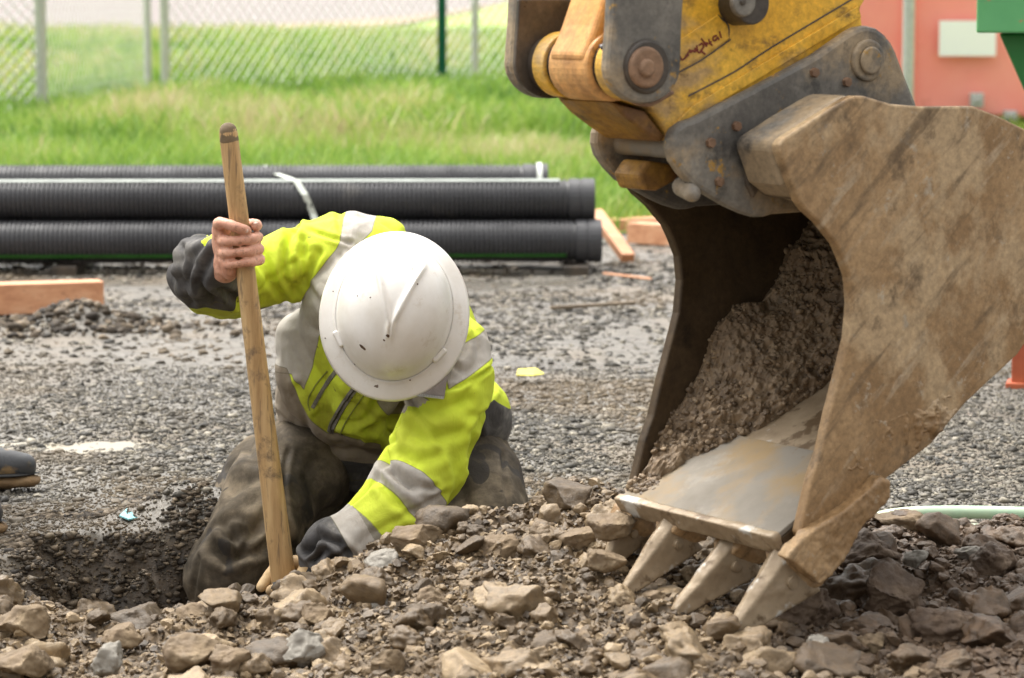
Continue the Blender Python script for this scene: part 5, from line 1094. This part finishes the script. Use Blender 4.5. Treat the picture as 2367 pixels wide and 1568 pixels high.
# glove of the lower hand
gc = hpx(1335); 
def gp(px, py, dy=0.0): return at(px, py, gc.y + dy)
gl = [limb([gp(752, 1290, -.02), gp(735, 1305, -.03), gp(720, 1325, -.03)], [.036, .034, .030], n=18, sub=3),
      limb([gp(715, 1330, -.03), gp(700, 1330, -.045), gp(675, 1350, -.05), gp(645, 1362, -.045), gp(628, 1366, -.02)], [.020, .016, .014, .0135, .012], n=16, sub=3),
      limb([gp(715, 1350, -.02), gp(690, 1375, -.045), gp(650, 1390, -.045), gp(630, 1392, -.015)], [.020, .015, .014, .012], n=16, sub=3),
      limb([gp(718, 1365, -.01), gp(690, 1400, -.04), gp(655, 1418, -.04), gp(635, 1418, -.01)], [.020, .015, .014, .012], n=16, sub=3),
      limb([gp(718, 1380, -.00), gp(690, 1425, -.035), gp(660, 1444, -.035), gp(640, 1444, -.01)], [.018, .013, .013, .011], n=16, sub=3),
      limb([gp(735, 1300, .01), gp(700, 1302, .035), gp(650, 1305, .045), gp(625, 1330, .03), gp(604, 1358, .01)], [.022, .017, .0145, .0135, .0105], n=16, sub=3),
      limb([gp(722, 1320, -.01), gp(718, 1350, 0), gp(715, 1390, .01)], [.028, .028, .022], n=18, sub=3)]
V, F = union(gl, .0028, 3); N = vnormals(V, F); V = V + N * (.0012 * fbm(V, 60, 3, 91) )[:, None]
mk('glove', V, F, M['glove'], PE, smooth=True); GLV = bpy.data.objects['glove']
BVG = BVHTree.FromPolygons([Vector(v) for v in V], [tuple(f) for f in F])
def gpatch(name, Lp, mat, th=.0018):
    Vq, n = [], 15; P = np.array(Lp, float); c = P.mean(0)
    rings = []
    for k in (1.0, .8, .55, .3, .05):
        rings.append([tuple(c + (q - c) * k) for q in P])
    for R_ in rings:
        for q in R_:
            d = ray(*q).normalized(); r = BVG.ray_cast(Cc + d * 5.0, d); p = r[0] if r[0] is not None else None
            if p is None: p, nn, _, _ = BVG.find_nearest(at(q[0], q[1], gc.y - .05)); 
            else: nn = r[1]
            Vq.append(p + nn * (th if R_ is not rings[0] else -.0005))
    m = len(P); Ff = [(i * m + k, i * m + (k + 1) % m, (i + 1) * m + (k + 1) % m, (i + 1) * m + k) for i in range(4) for k in range(m)]; Ff.append(tuple(range(4 * m, 5 * m)))
    mb = MB(); mb.add(Vq, Ff); return mb.build(name, mat, GLV, smooth=True)
def dens(L, k=4):
    out = []
    for i in range(len(L)):
        a, b = L[i], L[(i + 1) % len(L)]
        for j in range(k): out.append((a[0] + (b[0] - a[0]) * j / k, a[1] + (b[1] - a[1]) * j / k))
    return out
gpatch('finger_pad', dens([(624, 1362), (628, 1345), (645, 1336), (662, 1340), (676, 1352), (678, 1362), (650, 1372)], 3), M['gloveblack'])
gpatch('knit_back', dens([(716, 1300), (745, 1278), (775, 1290), (770, 1330), (735, 1362), (706, 1355), (706, 1325)], 3), M['gloveblack'], .003)

# hard hat: full brim shell with a V ridge
HH = emp('hard_hat', HATC, PE); 
nr, na = 60, 144; Vh = []
def hatsurf(r, a):
    """r: 0 crown .. 1 dome foot .. 2 brim edge; local coords (side, front, up)"""
    ca, sa = cos(a), sin(a)
    ax_, fy_ = .114, .137
    if r <= 1:
        th_ = r * pi / 2; h = .128 * cos(th_) ** .92; rad = sin(th_) ** .96
        x, y = ax_ * rad * ca, fy_ * rad * sa
        # crown ridges: a V opening backwards with its apex low on the front
        yv = y; w_ = .003 + .36 * max(0, (.042 - yv)) ; dd = abs(abs(x) - min(w_, .046)); g = math.exp(-(dd / .0055) ** 2) * float(sstep(-.11, -.05, np.array(yv))) * float(sstep(.09, .05, np.array(yv)))
        inner_ = float(sstep(.004, -.006, np.array(abs(x) - min(w_, .046)))) * float(sstep(.085, .03, np.array(yv))) * float(sstep(-.12, -.06, np.array(yv)))
        b = .0085 * g - .0025 * inner_
        nx, ny, nz = x / ax_ ** 2, y / fy_ ** 2, h / .128 ** 2 + 1e-6; L = math.sqrt(nx * nx + ny * ny + nz * nz)
        return (x + nx / L * b, y + ny / L * b, h + nz / L * b)
    t = r - 1; bw = .034 + .004 * sa; rise = -.010 * t - .006 * t * t + .004 * math.exp(-(t / .12) ** 2)
    up_ = 0.004 * max(0, t - .93) / .07
    return ((ax_ + bw * t) * ca, (fy_ + (bw) * t) * sa, rise - up_)
rv = np.concatenate([np.linspace(0.0, .96, 46), np.linspace(.975, 1.0, 3), np.linspace(1.03, 2.0, 12)])
rows = []
for r in rv:
    for k in range(na): rows.append(hatsurf(max(r, 1e-3), 2 * pi * k / na))
Vh = [HATC + Rh @ Vector(q) for q in rows]; nr = len(rv); Fh = [(i * na + k, i * na + (k + 1) % na, (i + 1) * na + (k + 1) % na, (i + 1) * na + k) for i in range(nr - 1) for k in range(na)]; Fh.append(tuple(range(na))[::-1])
mb = MB(); mb.add(Vh, Fh); o = mb.build('shell', M['hat'], HH, smooth=True); m = o.modifiers.new('s', 'SOLIDIFY'); m.thickness = .0032; m.offset = -1
for (x, y, rot_) in ((-.090, .062, .95), (.088, .068, -.95)):
    c = HATC + Rh @ Vector((x * 1.12, y * 1.12, .012)); dx = Rh @ Vector((cos(rot_ + pi / 2) , sin(rot_ + pi / 2), 0)); dy = Rh @ Vector((cos(rot_), sin(rot_), 0))
    dirx = Rh @ Vector((x, y, 0)).normalized(); tanx = hn.cross(dirx); mb = MB(); mb.box(c, tanx * .017, dirx * .006, hn * .009); mb.build('accessory_slot', M['hat'], HH, bev=.004, seg=3)
hat = bpy.data.objects['shell.001'] if 'shell.001' in bpy.data.objects else o
BVH_ = BVHTree.FromPolygons([Vector(v) for v in Vh], Fh)
for (px, py, r1_, r2_) in ((838, 803, .0085, .0035), (897, 777, .006, .0028), (888, 787, .003, .002), (783, 775, .0015, .002), (752, 782, .0018, .0014), (948, 879, .0018, .0014), (856, 688, .0016, .0014), (965, 657, .0022, .0018), (826, 684, .0015, .0013), (770, 674, .0016, .0013), (820, 842, .0026, .0012)):
    d = ray(px, py).normalized(); r = BVH_.ray_cast(Cc + d * 5.0, d)
    if r[0] is None: continue
    n_ = r[1] if r[1].y < 0 else -r[1]; u_ = n_.orthogonal().normalized(); u_ = (Vector((.85, 0, -.5)) - n_ * Vector((.85, 0, -.5)).dot(n_)).normalized(); v_ = n_.cross(u_)
    Vn, Fn = ellip(r[0], (r1_, r2_, .0009), Matrix((u_, v_, n_)).transposed(), 14); Vn = np.array([tuple(v) for v in Vn]); Vn += (.0006 * fbm(Vn, 500, 2, 3))[:, None]
    mb = MB(); mb.add(Vn, Fn); mb.build('mud_spot', M['hatmud'], HH, smooth=True)

# ------------------------------------------------------------------ second worker beside the frame: boots reach into the picture
B1 = atz(92, 1128, .0); B2 = atz(14, 1242, .0)
P2 = root('person', (B1.x - .30, B1.y, 0), 'standing worker of whom only muddy black boot toes show at the left edge', 'person')
def boot(toe, yaw):
    d = Vector((cos(yaw), sin(yaw), 0)); sd_ = Vector((-sin(yaw), cos(yaw), 0)); g = toe - d * 0
    P = lambda a, b: g - d * a + Vector((0, 0, b))
    V, F = union([limb([P(.035, .050), P(.09, .052), P(.15, .058), P(.22, .066), P(.262, .068)], [.030, .041, .043, .047, .046], n=20, sub=3), limb([P(.235, .09), P(.245, .2), P(.235, .36), P(.23, .40)], [.05, .056, .066, .068], n=20, sub=3)], .005, 3)
    V[:, 2] = np.maximum(V[:, 2], .018); o = mk('boot', V, F, M['rubber'], P2, smooth=True)
    V, F = union([limb([P(.032, .018), P(.09, .018), P(.16, .018)], [.036, .046, .043], n=20, sub=3, flat=.42, fdir=(0, 0, 1)), limb([P(.20, .018), P(.265, .018)], [.042, .042], n=20, sub=3, flat=.42, fdir=(0, 0, 1))], .004, 2)
    N = vnormals(V, F); V = V + N * (.005 * np.maximum(0, fbm(V, 40, 3, 7)))[:, None]; V[:, 2] = np.maximum(V[:, 2], .001); s_ = mk('sole', V, F, M['solemud'], None, smooth=True, loc=(0, 0, 0)); s_.parent = o; s_.location = -wloc(o)
    mb = MB(); V, F = limb([P(.0, .034), P(.05, .034), P(.12, .034), P(.20, .036)], [.004, .045, .049, .046], n=20, sub=3, flat=.12, fdir=(0, 0, 1)); mb.add(V, F); t_ = mb.build('welt', M['blacksole'], None, smooth=True, loc=(0, 0, 0)); t_.parent = o; t_.location = -wloc(o)
    return P(.23, .4)
k1 = boot(B1, radians(4)); k2 = boot(B2, radians(-3))
hip1 = Vector((k1.x - .12, 6.28, .92)); hip2 = Vector((k2.x - .06, 6.05, .92)); mid_ = (hip1 + hip2) / 2; c_ = mid_ + Vector((-.08, 0, .05))
V, F = union([limb([k1, k1 + Vector((.03, 0, .1)), hip1], [.06, .065, .09], n=18, sub=3), limb([k2, k2 + Vector((.03, 0, .1)), hip2], [.06, .065, .09], n=18, sub=3), ellip(c_, (.13, .18, .14))], .008, 3); mk('trousers', V, F, M['trousers'], P2, smooth=True)
up = lambda z, dx=0, dy=0: c_ + Vector((dx, dy, z))
Bp = [limb([up(.05), up(.3), up(.46)], [.11, .12, .11], n=18, sub=3), limb([up(.48), up(.6)], [.055, .055], n=16, sub=2), ellip(up(.70, .02), (.095, .075, .115)), ellip(up(.70, .115), (.018, .012, .02))]
for sg in (-1, 1):
    a_ = [up(.46, 0, sg * .19), up(.2, -.02, sg * .25), up(-.04, .06, sg * .24)]; Bp.append(limb(a_, [.05, .042, .03], n=14, sub=3)); Bp.append(ellip(up(-.12, .08, sg * .24), (.03, .018, .05)))
    for q in range(4): Bp.append(limb([up(-.14, .055 + .017 * q, sg * .24), up(-.20, .06 + .016 * q, sg * .235)], [.0085, .007], n=8, sub=2))
    Bp.append(limb([up(-.09, .10, sg * .235), up(-.14, .125, sg * .22)], [.010, .008], n=8, sub=2)); Bp.append(ellip(up(.70, .015, sg * .078), (.018, .01, .03)))
for k, h in ((k1, hip1), (k2, hip2)): Bp.append(limb([k - Vector((0, 0, .25)), k, h, h + Vector((0, 0, .08))], [.035, .045, .07, .08], n=14, sub=3))
V, F = union(Bp, .0055, 2); mk('body', V, F, M['skin'], P2, smooth=True)
Jp = [limb([up(.0), up(.28), up(.44)], [.17, .175, .15], n=22, sub=3), limb([up(.44, 0, -.12), up(.44, 0, .12)], [.10, .10], n=18, sub=2)]
for sg in (-1, 1): Jp.append(limb([up(.46, 0, sg * .17), up(.2, -.02, sg * .25), up(.0, .05, sg * .24)], [.085, .07, .055], n=18, sub=3))
V, F = union(Jp, .008, 3); mk('jacket', V, F, M['jacket'], P2, smooth=True, attrs={'tape': np.minimum(V[:, 2] - c_.z - .10, c_.z + .15 - V[:, 2]), 'tan': np.full(len(V), -1), 'dark': c_.z + .03 - V[:, 2], 'dirt': np.full(len(V), .2)})
Vn, Fn = ellip(up(.76, .01), (.14, .115, .09)); Vn = [Vector((v.x, v.y, max(v.z, up(.75).z))) for v in map(Vector, Vn)]; mb = MB(); mb.add(Vn, Fn); mb.cyl(up(.745, .01), up(.752, .01), .165, .155); mb.build('hard_hat', M['hat'], P2, smooth=False)
